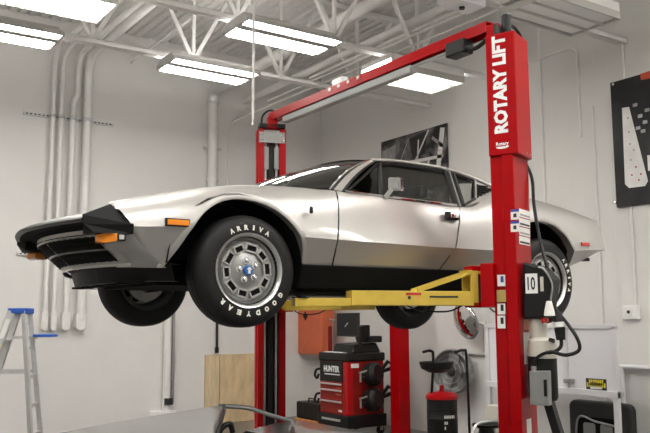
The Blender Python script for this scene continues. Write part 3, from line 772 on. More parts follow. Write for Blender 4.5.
# carriages and arms
def arm_set(qq, dd, nn, sy, tips):
    z0, z1 = 1.745, 2.0
    MB().obox(qq(-.02, .11, 1.88), dd, nn, Z3, .15, .045, .14).build('carriage', 'lift_red', LIFT, bevel=.006)
    for (px, py), (tx, ty) in tips:
        P = Vector((px, py, 0)); T = Vector((tx, ty, 0)); u = (T-P).normalized(); v = Vector((-u.y, u.x, 0)); L = (T-P).length
        cg = MB().obox(P+Z3*1.99, u, v, Z3, .085, .06, .018).build('arm_yoke', 'lift_red', LIFT, bevel=.005)
        MB().obox(P+Z3*1.757, u, v, Z3, .085, .06, .018).build('arm_yoke', 'lift_red', LIFT, bevel=.005)
        MB().tube([P+Z3*1.75, P+Z3*2.0], .028, 14).build('arm_pin', 'dark_grey', cg, smooth=40)
        ar = MB().bar(P+u*.05+Z3*1.797, P+u*(L*.72)+Z3*1.797, .11, .092).build('swing_arm', 'lift_yellow', LIFT, bevel=.004)
        MB().bar(P+u*(L*.60)+Z3*1.772, P+u*L+Z3*1.772, .085, .05).build('arm_extension', 'lift_yellow', ar, bevel=.003)
        for s in (-1, 1):
            MB().prism([P+u*.045+v*s*.052+Z3*1.75, P+u*.10+v*s*.052+Z3*1.75, P+u*.10+v*s*.052+Z3*1.975, P+u*.045+v*s*.052+Z3*1.975], v*s*.008).build('arm_cheek', 'lift_yellow', ar)
            MB().bar(P+u*.09+v*s*.05+Z3*1.965, P+u*.47+v*s*.05+Z3*1.845, .012, .026).build('arm_brace', 'lift_yellow', ar)
        MB().obox(P+u*.06+Z3*1.968, u, v, Z3, .06, .058, .012).build('arm_top_plate', 'lift_yellow', ar)
        MB().lathe([(.055, 1.795), (.055, 1.802), (.03, 1.804), (.03, 1.808), (.05, 1.809), (.05, 1.818), (0, 1.819)], Vector((T.x, T.y, 0))-u*.05, (0, 0, 1), 18).build('lift_pad', 'black_plastic', ar, smooth=40)
        MB().tube(spline([P+u*.12+v*-.03*sy+Z3*1.75, P+u*.22+v*-.04*sy+Z3*1.715, P+u*.40+v*-.04*sy+Z3*1.72, P+u*.52+v*-.02*sy+Z3*1.752]), .006, 6).build('restraint_cable', 'black_plastic', ar)
        if sy > 0 and tx < px:
            s = -1 if v.y > 0 else 1
            c0 = P+u*.50+v*s*.0556
            MB().obox(c0+Z3*1.823, u, Z3, v, .052, .008, .0006).build('warning_strip', 'lamp_red', ar)
            MB().obox(c0+Z3*1.800, u, Z3, v, .052, .016, .0005).build('warning_decal', 'lift_yellow', ar)
            for e in (-.03, .03): MB().obox(c0+u*e+Z3*1.800, u, Z3, v, .010, .010, .0009).build('warning_symbol', 'ink' if e > 0 else 'paper_orange', ar)
            MB().obox(P+u*.29+v*s*.0556+Z3*1.806, u, Z3, v, .10, .006, .0008).build('arm_print', 'dark_grey', ar)
arm_set(q1_, d1, n1_, 1, [((1.62, -1.055), (.40, -.70)), ((1.78, -1.02), (2.08, -.66))])
arm_set(q2_, d2_, n2_, -1, [((1.62, 1.70), (.75, .62)), ((1.78, 1.70), (2.05, .66))])
# decals on the near column
def decal(c, r, u, hw, hh, m, nm, off):
    return MB().obox(Vector(c)+off*.001, r, u, off, hw, hh, .0012).build(nm, m, LIFT)
N_l = -d1; N_o = -n1_
def on_left(px, py): return ray_plane(px, py, q1_(-.14, 0), d1)
def on_outer(px, py): return ray_plane(px, py, q1_(0, -.08), n1_)
for (px, py, hw, hh, m) in ((515, 214.5, .028, .033, 'paper'), (515, 226.5, .028, .034, 'paper')):
    c = on_left(px, py); dc = decal(c, -n1_, Z3, hw, hh, m, 'safety_label', N_l)
    decal(c+Z3*(hh-.008), -n1_, Z3, hw, .008, 'ink_blue', 'label_band', N_l*1.6); decal(c-Z3*.006, -n1_, Z3, .010, .012, 'ink', 'label_symbol', N_l*1.6)
for (px, py, hw, hh, m) in ((501.5, 280.5, .026, .036, 'paper'), (501.5, 296, .030, .038, 'brass'), (501.5, 309, .026, .034, 'paper'), (501.5, 322, .026, .040, 'paper')):
    c = on_left(px, py)+N_l*-.0; dc = decal(c+N_l*.002, -n1_, Z3, hw, hh, m, 'column_label', N_l)
    if m == 'paper': decal(c+N_l*.002+Z3*.008-n1_*.006, -n1_, Z3, .010, .020, 'ink_blue' if py < 290 else 'ink', 'label_symbol', N_l*1.6)
for k, py in enumerate((214, 223, 232, 241)):
    c = on_outer(524.5, py); decal(c, d1, Z3, .10, .026, 'paper' if k != 3 else 'paper', 'instruction_label', N_o)
    decal(c-Z3*.012, d1, Z3, .09, .006, 'ink' if k % 2 else 'grey_plate', 'label_band', N_o*1.6)
decal(on_outer(527, 325), d1, Z3, .055, .03, 'paper_orange', 'instruction_label', N_o)
decal(on_outer(527, 348), d1, Z3, .055, .10, 'paper', 'instruction_label', N_o)
decal(on_outer(529, 427), d1, Z3, .04, .05, 'paper', 'instruction_label', N_o)
# power unit with number plate, tank, switch box and cables standing off the outer side
def pd(px, py, a=-.10): return ray_plane(px, py, q1_(a, 0), d1)
nd = -d1
poly = [pd(522.5, 262), pd(541, 267), pd(552, 279), pd(546, 317), pd(523, 319)]
pu = MB().prism(poly, d1*.18).build('power_unit', 'black_plastic', LIFT, bevel=.012)
c = pd(531.5, 283.5)
MB().obox(c+nd*.001, n1_, Z3, d1, .039, .062, .0015).build('number_plate', 'white_gloss', pu)
mb = MB(); add_text(mb, '10', c+nd*.0035, -n1_, Z3, width=.050, height=.085, bold=.02); mb.build('number', 'ink', pu, fixn=False, kind='stuff')
MB().obox(pd(542, 284)+nd*.002, n1_, Z3, d1, .010, .045, .002).build('rating_sticker', 'tank_beige', pu)
MB().tube(spline([pd(540, 267)+nd*.03, pd(546, 270)+nd*.03, pd(553, 284)+nd*.02, pd(552, 300)+nd*.02]), .006, 8).build('release_lever', 'steel', pu)
MB().lathe([(0, 0), (.016, 0), (.030, -.06), (.034, -.09), (0, -.09)], pd(549, 301, -.14), (0, 0, 1), 14).build('breather_filter', 'paper', pu, smooth=40)
MB().lathe([(.022, 0), (.022, -.03), (0, -.03)], pd(545, 318, -.08), (0, 0, 1), 10).build('fill_cap', 'lamp_red', pu)
MB().tube([pd(538, 319, -.02), pd(538, 337, -.02)], .055, 16).build('pump_body', 'tank_beige', LIFT, smooth=40)
MB().lathe([(0, 0), (.06, 0), (.085, -.02), (.09, -.05), (.09, -.13), (0, -.13)], pd(542, 337, -.02), (0, 0, 1), 20).build('oil_tank_top', 'tank_beige', LIFT, smooth=40)
MB().lathe([(0, 0), (.09, 0), (.09, -.25), (.08, -.27), (0, -.27)], pd(542, 356, -.02), (0, 0, 1), 20).build('oil_tank', 'black_plastic', LIFT, smooth=40)
MB().lathe([(0, .0), (.02, 0), (.022, -.02), (0, -.02)], pd(552, 339, -.06), (.4, 0, 1), 10).build('tank_cap', 'black_plastic', LIFT)
sb = MB().prism([pd(529, 371, -.14), pd(548, 371, -.14), pd(549, 406, -.14), pd(530, 405, -.14)], d1*.06).build('switch_box', 'grey_box', LIFT, bevel=.006)
MB().obox(pd(545.5, 388, -.146), n1_, Z3, d1, .008, .05, .008).build('switch_lever', 'black_plastic', sb)
MB().lathe([(.018, 0), (.018, .03), (0, .03)], pd(534, 371, -.11), (0, 0, 1), 10).build('conduit_hub', 'steel', sb)
MB().bar(pd(547, 396, -.02), pd(562, 445, -.02), .07, .05).build('brace_leg', 'black_plastic', LIFT)
cab = spline([pd(534, 369, -.11), pd(537, 358, -.12), pd(550, 352, -.14), pd(566, 355, -.14), pd(579, 350, -.12), pd(577, 338, -.12), pd(566, 322, -.10), pd(556, 310, -.08)])
MB().tube(cab, .011, 8).build('supply_cable', 'black_plastic', LIFT, smooth=60)
pl_ = MB().tube([pd(557, 312, -.10), pd(560, 330, -.10)], .030, 14).build('cable_plug', 'dark_grey', LIFT, smooth=40)
MB().tube([pd(559, 322, -.10), pd(559.6, 327, -.10)], .034, 14).build('plug_collar', 'white_gloss', pl_, smooth=40)
MB().tube([pd(559.6, 328, -.10), pd(561, 340, -.10)], .034, 14, rs=[.034, .028]).build('plug_body', 'black_plastic', pl_, smooth=40)
MB().tube(spline([pd(561, 338, -.10), pd(561, 346, -.11), pd(556, 351, -.12), pd(548, 353, -.13)]), .011, 8).build('plug_lead', 'black_plastic', LIFT)
def on_pw(px, py, b=-.135): return ray_plane(px, py, q1_(0, b), n1_)
# long cable dropping from the roof behind the column
MB().tube(spline([q1_(.16, .0, 2.80), pd(531, 175, .16), pd(534, 205, .14), pd(540, 240, .10), pd(549, 275, .0), pd(556, 312, -.08)]), .011, 8).build('drop_cable', 'black_plastic', LIFT, smooth=60)
MB().tube(spline([(2.02, -1.02, 3.80), (2.03, -1.02, 3.62), (2.05, -1.03, 3.45), (2.0, -1.08, 3.36), (1.93, -1.12, 3.40)]), .010, 8).build('hanging_cord', 'black_plastic', LIFT, smooth=60)

# second lift column by the right wall
L2 = thing('lift_column', 'plain red lift column standing beside the wheel aligner cabinet', 'lift column', (5.30, 4.25, 0))
MB().prism([(5.20, 4.15, .02), (5.40, 4.15, .02), (5.40, 4.35, .02), (5.35, 4.35, .02), (5.35, 4.335, .02), (5.385, 4.335, .02), (5.385, 4.165, .02), (5.215, 4.165, .02), (5.215, 4.335, .02), (5.25, 4.335, .02), (5.25, 4.35, .02), (5.20, 4.35, .02)], (0, 0, 3.3)).build('column', 'lift_red', L2, bevel=.005)
MB().box((5.07, 4.05, 0), (5.53, 4.45, .02)).build('base_plate', 'lift_red', L2)

# ------------------------------------------------------------------ pipes and conduits
PW = 'pipe_white'
def pipe(name, label, path, r, m=PW, cat='pipe', group=None, parts=None, n=12):
    t = thing(name, label, cat, tuple(path[0]), group=group)
    MB().tube(path, r, n).build('pipe_run', m, t, smooth=60)
    return t
yw = YW-.08
names = ['white conduit on the wall, the outermost of four side by side', 'white conduit on the wall, thin, beside the outermost one', 'white conduit on the wall with a kink above the strut rail', 'white pipe on the wall, the thickest of four side by side']
for i, (px, r, ex, fz) in enumerate(((52.5, .036, 44.7, .17), (61, .036, 53.5, .17), (74.6, .042, 67.5, .20), (87, .062, 80, .22))):
    yw = YW-.05-r; X = at(px, 125, 1, yw).x; zbot = 1.68
    p = bend((X, yw, zbot), (X, yw, 5.72), (X+.0, 1.2, 5.72), .35)
    if i == 2:
        p = [Vector((X-.03, yw, zbot)), Vector((X-.03, yw, 4.95)), Vector((X+.03, yw, 5.08)), Vector((X+.03, yw, 5.25))]+[q+Vector((.03, 0, 0)) for q in bend((X, yw, 5.28), (X, yw, 5.72), (X, 1.2, 5.72), .3)]
    t = pipe('conduit', names[i], p, r, group='conduits side by side on the left wall')
    w_ = (.042, .042, .062, .078)[i]; xx = X-.03 if i == 2 else X
    MB().prism(rrect((xx, yw-.04, 1.66), (1, 0, 0), (0, 0, 1), w_, .14, w_*.9), (0, .04+.042+r, 0)).build('end_fitting', 'pipe_white', t, bevel=.012, smooth=60)
    MB().box((xx-r-.012, yw-r-.006, 4.69), (xx+r+.012, yw+.01, 4.735)).build('pipe_clamp', 'steel', t, bevel=.006)
def strut(label, z, x0, x1):
    t = thing('strut_rail', label, 'strut rail', (x0, YW, z))
    MB().box((x0, YW-.045, z-.022), (x1, YW, z+.022)).build('channel', 'aluminium', t)
    x = x0+.03; 
    while x < x1-.05:
        MB().box((x, YW-.047, z-.009), (x+.035, YW-.0449, z+.009)).build('slot', 'ink', t); x += .06
strut('slotted steel strut rail clamping the conduits high on the wall', 4.71, .62, 1.98)
strut('slotted steel strut rail low on the wall near the car nose', 2.63, .62, 1.98)
X5 = at(213, 125, 1, YW-.12).x
t = pipe('drain_pipe', 'thick white pipe rising behind the car with foil wrapped elbow', bend((X5, YW-.12, 3.75), (X5, YW-.12, 5.50), (X5+.02, -1.0, 5.62), .25), .082)
MB().tube(bend((X5, YW-.12, 5.30), (X5, YW-.12, 5.50), (X5, YW-.75, 5.52), .18), .105, 14).build('foil_wrap', 'foil', t, smooth=60)
MB().tube([(X5, YW-.12, 3.95), (X5, YW-.12, 4.02)], .10, 14).build('coupling', PW, t, smooth=40)
MB().tube([(X5, YW-.12, 3.75), (X5, YW-.12, 3.80)], .095, 14).build('coupling', PW, t, smooth=40)
MB().bar((X5-.16, YW-.10, 4.52), (X5+.16, YW-.10, 4.52), .03, .035).build('bracket', 'aluminium', t)
X6 = at(167, 360, 1, YW-.09).x
t = pipe('drain_pipe', 'white pipe low on the wall standing above the silver car roof', [(X6, YW-.09, .25), (X6, YW-.09, 1.78)], .06)
MB().tube([(X6+.02, YW-.13, .36), (X6+.02, YW-.13, .46)], .07, 12).build('base_coupling', 'dark_grey', t, smooth=40)
MB().tube([(X6+.10, YW-.09, .36), (X6+.10, YW-.09, 1.78)], .028, 8).build('side_conduit', 'steel', t, smooth=40)
MB().box((X6-.25, YW-.16, .18), (X6+.15, YW, .27)).build('shelf_ledge', 'white_gloss', t, bevel=.01)
XC = at(228, 150, 1, YW-.03).x
pipe('thin_conduit', 'thin white conduit bending off the wall towards the overhead beam', bend((XC, YW-.03, 2.8), (XC, YW-.03, 5.02), (XC+.3, -.6, 5.10), .25), .016, n=8)
zz = 3.62
pt = at(253, 115, 0, 1.64)
pipe('drop_rod', 'thin white rod hanging down to the far red column top', [(pt.x, pt.y, 3.60), (pt.x, pt.y, ZC)], .014, n=8)
# overhead runs along the room depth
def run(px, py, z, r, label, y0, y1, m=PW):
    P = at(px, py, 2, z); pipe('overhead_pipe', label, [(P.x, y0, z), (P.x, y1, z)], r, m, n=10)
run(405, 26, 5.45, .055, 'white sprinkler main crossing high above the overhead beam', -2.0, YW)
run(340, 20, 5.80, .02, 'slim white conduit beside the thick foil elbow pipe', -1.0, 5.2)
run(450, 14, 5.30, .02, 'slim white conduit beside the sprinkler main', -2.0, 5.0)
run(470, 10, 5.15, .016, 'slimmest white conduit above the black limit switch', -2.0, 6.0)
run(200, 12, 5.75, .022, 'slim conduit between bent conduits and foil elbow pipe', .5, 7.1)

jb = thing('junction_box', 'pale ceiling junction box above the lettered red column', 'junction box', (3.35, .80, 4.80))
MB().box((3.12, .66, 4.80), (3.55, .92, 5.02)).build('box', 'whiteboard', jb, bevel=.008)
MB().box((3.10, .64, 5.02), (3.57, .94, 5.04)).build('lid', 'white_steel', jb)
MB().tube([(3.35, .80, 4.78), (3.35, .80, 4.80)], .03, 10).build('gland', 'black_plastic', jb)

# right wall conduits
xw = XW-.02
def wallpt(px, py): return at(px, py, 0, xw)
a = wallpt(545, 28); b = wallpt(577, 46); c = wallpt(578, 78)
pipe('wall_conduit', 'thin painted conduit bending down the right wall behind the black panel', bend((xw, a.y+.6, b.z), (xw, c.y, b.z), (xw, c.y, 3.9), .15), .014, n=8)
a = wallpt(631, 210)
t = pipe('wall_conduit', 'straight conduit running down to the outlet box on the right wall', [(xw, a.y, 1.80), (xw, a.y, 4.9)], .014, n=8)
o = wallpt(631, 312); hw_ = .10
ob = thing('outlet_box', 'small white surface outlet box on the right wall', 'outlet', (XW, o.y, o.z))
MB().box((XW-.06, o.y-.11, o.z-.085), (XW, o.y+.09, o.z+.075)).build('box', 'white_gloss', ob, bevel=.008)
MB().box((XW-.066, o.y-.05, o.z-.05), (XW-.06, o.y+.05, o.z+.05)).build('face_plate', 'paper', ob, bevel=.002)
MB().lathe([(.02, 0), (.02, .006), (0, .007)], (XW-.066, o.y, o.z), (-1, 0, 0), 12).build('socket', 'dark_grey', ob)
a = wallpt(597, 200); pipe('wall_conduit', 'thin painted conduit on the right wall behind the car tail', [(xw, a.y, .3), (xw, a.y, 4.25)], .012, n=8)
a = wallpt(541, 100); pipe('wall_conduit', 'thin painted conduit on the right wall beside the lettered column', [(xw, a.y, .3), (xw, a.y, ZC)], .016, n=8)
a = wallpt(630, 367)
pipe('wall_rail', 'grey horizontal rail low on the right wall', [(XW-.05, 1.35, a.z), (XW-.05, -2.0, a.z)], .03, 'aluminium_white', cat='rail', n=8)
a = wallpt(625, 400)
pipe('wall_post', 'grey upright below the low rail on the right wall', [(XW-.06, a.y, 0), (XW-.06, a.y, 1.1)], .035, 'aluminium_white', cat='post', n=8)
a = wallpt(490, 355)
pipe('wall_rail', 'thin grey rail on the right wall beside the round fan', [(XW-.03, a.y-1.2, a.z), (XW-.03, at(462, 353, 0, XW).y, a.z)], .018, 'aluminium', cat='rail', n=8)

# ------------------------------------------------------------------ wall panels (flat prints)
xp = XW-.05
TL = at(610, 83, 0, xp); BL = at(613, 208, 0, xp)
y1_, zt1, zb1 = TL.y, TL.z, BL.z
pn = thing('photo_panel', 'large black wall panel printed with a pale tapered plate and red dots', 'wall panel', (XW, y1_-.6, zb1))
MB().box((xp, y1_-1.5, zb1), (xp+.035, y1_, zt1)).build('panel', 'print_dark', pn, bevel=.003)
def wq(px, py): return at(px, py, 0, xp-.002)
MB().prism([wq(622, 108), wq(629, 107), wq(648, 181), wq(645, 186), wq(629, 188), wq(625, 184)], (.0015, 0, 0)).build('printed_plate', 'print_white', pn)
for px, py in ((628, 118), (629, 132), (630, 144), (634, 150), (631, 160), (636, 167), (632, 175), (639, 180), (641, 174)):
    c = wq(px, py)-Vector((.002, 0, 0)); MB().lathe([(.012, 0), (0, .001)], c, (-1, 0, 0), 8).build('printed_dot', 'lamp_red' if py > 165 else 'print_mid', pn)
MB().prism([wq(640, 74), wq(652, 70), wq(652, 78), wq(641, 80)], (.0015, 0, 0)).build('printed_blob', 'print_orange', pn)
mb = MB(); add_text(mb, '1', wq(649, 163), (0, -1, 0), Z3, height=.18, bold=.02); mb.build('printed_numeral', 'print_white', pn, fixn=False)
for px, py in ((635, 105), (640, 116), (645, 122), (638, 128), (647, 110), (643, 131)):
    MB().prism(rrect(wq(px, py), (0, 1, 0), Z3, .03, .02, .008), (.0012, 0, 0)).build('printed_mark', 'print_mid', pn)
for px, py in ((613.5, 84.5), (615, 203)):
    MB().lathe([(.018, 0), (.016, .02), (0, .022)], at(px+.5, py, 0, xp), (-1, 0, 0), 10).build('stand_off', 'chrome', pn, smooth=40)
# black and white print behind the car
TL = at(381, 139, 0, xp); TR = at(446, 123, 0, xp)
pz = TR.z
pm = thing('photo_panel', 'black and white engine bay print hung behind the car roof', 'wall panel', (XW, (TL.y+TR.y)/2, pz-1.35))
MB().box((xp, TR.y, pz-1.35), (xp+.035, TL.y, pz)).build('panel', 'print_grey', pm, bevel=.003)
def pq(u, v): return Vector((xp-.002, TL.y+(TR.y-TL.y)*u, pz-1.35*v))
def pbar(u0, v0, u1, v1, w_, m): MB().bar(pq(u0, v0), pq(u1, v1), .002, w_, up=(0, .2, 1) if abs(u0-u1) > .05 else (0, 1, 0)).build('printed_shape', m, pm)
for a_ in ((.25, .33, .95, .36, .05, 'print_white'), (.30, .33, .45, .05, .02, 'print_mid'), (.55, .33, .75, .02, .03, 'print_white'), (.95, .04, .86, .6, .10, 'print_white'), (.3, .5, .9, .52, .04, 'print_mid'), (.45, .35, .35, .6, .03, 'print_white'), (.2, .55, .8, .75, .03, 'print_mid'), (.75, .36, .62, .7, .04, 'print_white'), (.60, .10, .58, .32, .03, 'print_white'), (.80, .12, .95, .25, .05, 'print_mid')): pbar(*a_)
MB().lathe([(.22, 0), (.25, .001), (.27, 0)], pq(.16, .55), (-1, 0, 0), 24).build('printed_ring', 'print_white', pm)
MB().lathe([(0, 0.0005), (.20, 0)], pq(.16, .55), (-1, 0, 0), 24).build('printed_disc', 'print_black', pm)
MB().prism([pq(.46, .06), pq(.73, .02), pq(.70, .28), pq(.5, .30)], (.0012, 0, 0)).build('printed_patch', 'print_black', pm)
MB().prism([pq(.02, .12), pq(.25, .08), pq(.22, .26), pq(.02, .32)], (.0012, 0, 0)).build('printed_patch', 'print_mid', pm)

# ------------------------------------------------------------------ step ladder
T = at(21, 311, 1, 3.6)
lr = Vector((cR.x, cR.y, 0)).normalized(); lf = Vector((-lr.y, lr.x, 0))
LB = Vector((T.x, T.y, 0)); LH = T.z
LAD = thing('step_ladder', 'aluminium step ladder with blue top cap against the pale wall', 'ladder', tuple(LB))
lq = lambda r, f, z: LB+lr*r+lf*f+Z3*z
MB().obox(lq(0, 0, LH), lr, lf, Z3, .10, .10, .028).build('top_cap', 'ladder_blue', LAD, bevel=.01)
FR = lambda f, z: lq(-.06-.56*(1-z/LH), f*(.085+.06*(1-z/LH)), z)
RR = lambda f, z: lq(.06+.20*(1-z/LH), f*(.08+.08*(1-z/LH)), z)
for f in (-1, 1):
    MB().bar(FR(f, 0), FR(f, LH), .03, .075).build('front_rail', 'aluminium', LAD, bevel=.003)
    MB().bar(RR(f, 0), RR(f, LH), .03, .05).build('rear_leg', 'aluminium', LAD, bevel=.003)
    MB().bar(FR(f, LH*.66), RR(f, LH*.66), .012, .03).build('spreader', 'aluminium', LAD)
    MB().obox(FR(f, .025), lr, lf, Z3, .05, .03, .025).build('foot', 'ladder_blue', LAD); MB().obox(RR(f, .025), lr, lf, Z3, .04, .03, .025).build('foot', 'ladder_blue', LAD)
for k in range(1, 6):
    z = LH*k/6
    MB().obox((FR(-1, z)+FR(1, z))/2, lr, lf, Z3, .045, (FR(1, z)-FR(-1, z)).length/2, .012).build('step', 'aluminium', LAD, bevel=.004)
    MB().bar(RR(-1, z*.95), RR(1, z*.95), .02, .03).build('rear_brace', 'aluminium', LAD)
MB().obox(lq(.235, .06, LH*.86), lr, lf, Z3, .10, .08, .014).build('pail_tray', 'ladder_blue', LAD, bevel=.005)
MB().bar(lq(-.10, .06, LH*.85), lq(.16, .06, LH*.85), .02, .025).build('tray_arm', 'aluminium', LAD)
MB().obox(FR(-1, LH*.76)-lf*.0165, (FR(-1, LH)-FR(-1, 0)), lr, lf, .09, .025, .001).build('warning_sticker', 'yellow_sticker', LAD)
MB().obox(FR(-1, LH*.90)-lf*.0165, (FR(-1, LH)-FR(-1, 0)), lr, lf, .10, .025, .001).build('rating_sticker', 'paper', LAD)

# ------------------------------------------------------------------ boards on the wall
def wl_(px, py, y): return at(px, py, 1, y)
a = wl_(205, 355, YW-.02); b = wl_(219, 355, YW-.02); c = wl_(252, 356, YW-.02)
MB().box((b.x+.01, YW-.036, 0), (c.x+.25, YW-.006, a.z)).build('plywood_sheet', 'plywood', label='pale plywood sheet leaning on the wall behind the far red column', cat='board', bevel=.003)
MB().box((a.x, YW-.046, 0), (b.x-.005, YW-.006, a.z)).build('timber_plank', 'pine', label='narrow pine plank upright beside the plywood sheet', cat='plank', bevel=.003)
pp = wl_(217, 340, YW-.06)
rd = thing('wall_rod', 'black metal rod mounted on the wall above the plywood sheet', 'rod', (pp.x, YW, a.z))
MB().tube([(pp.x, YW-.06, a.z+.03), (pp.x, YW-.06, 2.0)], .022, 10).build('rod', 'dark_grey', rd, smooth=40)
MB().tube([(pp.x, YW-.06, a.z+.03), (pp.x, YW-.06, a.z+.12)], .034, 10).build('ferrule', 'black_plastic', rd, smooth=40)
MB().box((pp.x-.02, YW-.06, 1.7), (pp.x+.02, YW, 1.74)).build('bracket', 'steel', rd)

# ------------------------------------------------------------------ orange wall cabinet
OC = thing('wall_cabinet', 'orange metal cabinet fixed to the wall in the room corner', 'cabinet', (5.55, 7.0, 1.07))
MB().box((5.42, 6.44, 1.07), (5.69, YW, 2.0)).build('body', 'orange_cab', OC, bevel=.025)
MB().box((5.55, 6.432, 1.12), (5.67, 6.441, 1.55)).build('recess', 'cart_red', OC)
MB().tube([(5.62, 6.40, 1.10), (5.62, 6.40, 1.66)], .012, 8).tube([(5.54, 6.40, 1.66), (5.68, 6.40, 1.66)], .012, 8).build('hook_rod', 'steel', OC)
cc = at(305.5, 316, 0, 5.42)
MB().prism(rrect((5.414, cc.y, cc.z), (0, 1, 0), Z3, .07, .035, .03), (.006, 0, 0)).prism(rrect((5.414, cc.y, cc.z), (0, 1, 0), Z3, .03, .075, .02), (.005, 0, 0)).build('emblem', 'ink', OC)

# ------------------------------------------------------------------ wheel aligner cabinet
cx0, cx1, cy0, cy1 = 4.62, 5.28, 4.60, 5.30; zb, zt = .30, 1.06
AC = thing('aligner_cabinet', 'red and black wheel aligner cabinet on casters with clamps on its side', 'tool cabinet', (4.95, 4.95, 0))
MB().box((cx0, cy0, zb), (cx1, cy1, zt)).build('body', 'cart_red', AC, bevel=.008)
MB().box((cx0-.005, cy0-.004, zb), (cx0+.10, cy0+.10, zt)).build('corner_post', 'cart_red_bright', AC, bevel=.01)
MB().prism([(cx0-.02, cy0-.02, zt), (cx1+.02, cy0-.02, zt), (cx1+.02, cy1+.02, zt), (cx0-.02, cy1+.02, zt)], (0, 0, .12)).build('top', 'black_plastic', AC, bevel=.02)
MB().box((cx0-.03, cy0-.03, .12), (cx1+.03, cy1+.03, zb)).build('plinth', 'black_plastic', AC, bevel=.02)
pnl = MB().box((cx0-.012, cy0+.11, zt-.30), (cx0, cy1-.01, zt-.005)).build('name_panel', 'black_plastic', AC, bevel=.003)
mb = MB(); add_text(mb, 'HUNTER', (cx0-.0135, (cy0+cy1)/2+.03, zt-.115), (0, -1, 0), Z3, width=.40, height=.09, bold=.05); mb.build('brand_lettering', 'white_gloss', pnl, fixn=False, kind='stuff')
MB().box((cx0-.014, cy0+.17, zt-.20), (cx0-.012, cy1-.14, zt-.185)).build('brand_line', 'white_gloss', pnl)
for k, z in enumerate((zt-.33, zt-.42, zt-.58)):
    dr = MB().box((cx0-.012, cy0+.11, z-.05), (cx0, cy1-.02, z+.035)).build('drawer', 'cart_red', AC, bevel=.004)
    MB().box((cx0-.03, cy0+.13, z-.012), (cx0-.012, cy1-.05, z+.012)).build('drawer_handle', 'aluminium', dr, bevel=.004)
MB().box((cx0-.045, cy0+.14, .21), (cx0-.03, cy1-.10, .24)).build('plinth_handle', 'aluminium', AC)
MB().box((cx0-.008, cy0+.16, .58), (cx0-.001, cy0+.28, .72)).build('round_sticker', 'paper_orange', AC, bevel=.002)
MB().box((cx0-.006, cy0+.14, .34), (cx0-.001, cy0+.22, .37)).build('small_sticker', 'paper', AC)
MB().box((cx0+.06, cy0-.008, zt-.09), (cx0+.20, cy0-.001, zt-.03)).build('side_sticker', 'paper', AC)
for k, z in enumerate((.88, .52)):
    h = MB().lathe([(0, -.10), (.15, -.10), (.17, -.05), (.17, .05), (.12, .10), (0, .10)], (cx0+.36, cy0-.14, z), (.3, -1, .2), 18).build('wheel_clamp', 'black_plastic', AC, smooth=40)
    MB().bar((cx0+.12, cy0-.16, z-.06), (cx0+.70, cy0-.16, z+.08), .04, .05).bar((cx0+.30, cy0-.16, z-.12), (cx0+.62, cy0-.16, z+.18), .035, .045).build('clamp_arm', 'black_plastic', h, bevel=.006)
    MB().tube([(cx0+.10, cy0-.18, z-.10), (cx0+.10, cy0-.18, z+.03)], .014, 8).tube([(cx0+.08, cy0-.18, z+.03), (cx0+.24, cy0-.18, z+.06)], .014, 8).build('clamp_screw', 'steel', h)
    MB().tube(spline([(cx1-.02, cy0-.10, z+.18), (cx1+.10, cy0-.10, z+.10), (cx1+.14, cy0-.10, z-.08), (cx1+.05, cy0-.10, z-.2)]), .018, 8).build('clamp_cable', 'black_plastic', h)
    MB().tube(spline([(cx0, cy1+.02, z+.05), (cx0, cy1+.10, z+.03), (cx0, cy1+.14, z-.05), (cx0, cy1+.08, z-.09), (cx0, cy1+.04, z-.03)]), .018, 8).build('side_hook', 'black_plastic', AC)
for xx in (cx0+.04, cx1-.04):
    for yy in (cy0+.04, cy1-.04):
        cst = MB().tube([(xx, yy-.02, .06), (xx, yy+.02, .06)], .06, 14).build('caster', 'black_plastic', AC, smooth=40)
        MB().box((xx-.025, yy-.03, .06), (xx+.025, yy+.03, .13)).build('caster_fork', 'steel', cst)
# desk top hood, printer, monitor
MB().prism([(cx0+.12, cy0+.05, zt+.12), (cx0+.20, cy0+.10, zt+.24), (cx1-.05, cy0+.10, zt+.26), (cx1, cy0+.05, zt+.12)], (0, .5, 0)).build('desk_hood', 'black_plastic', AC, bevel=.02)
MB().box((cx0+.01, cy0+.20, zt+.12), (cx0+.13, cy1-.08, zt+.128)).build('paper_sheet', 'paper', AC)
pa = at(336.5, 313, 0, 4.80); pb = at(358, 337, 0, 4.80)
MN = thing('monitor', 'small black flat monitor on a stand atop the aligner cabinet', 'monitor', (4.85, (pa.y+pb.y)/2, zt+.25))
MB().box((4.80, pb.y, pb.z), (4.84, pa.y, pa.z)).build('casing', 'dark_grey', MN, bevel=.006)
MB().box((4.797, pb.y+.02, pb.z+.025), (4.80, pa.y-.02, pa.z-.02)).build('screen', 'black_plastic', MN)
MB().bar((4.795, (pa.y+pb.y)/2-.03, (pa.z+pb.z)/2+.03), (4.795, (pa.y+pb.y)/2+.05, (pa.z+pb.z)/2-.03), .004, .012).build('screen_mark', 'aluminium', MN)
MB().bar((4.86, pb.y+.04, zt+.24), (4.86, pb.y+.02, pb.z+.15), .05, .05).build('stand', 'black_plastic', MN)
GR = thing('camera_bar', 'black instrument cluster standing beside the monitor on the aligner cabinet', 'instrument', (5.05, 4.72, zt+.25))
MB().box((5.00, 4.68, zt+.265), (5.10, 4.80, zt+.52)).build('pillar', 'black_plastic', GR, bevel=.01)
MB().box((5.05, 4.62, zt+.265), (5.28, 4.82, zt+.36)).build('housing', 'black_plastic', GR, bevel=.015)
MB().tube([(4.96, 4.80, zt+.27), (4.93, 4.82, zt+.42)], .02, 8).build('handset', 'dark_grey', GR)

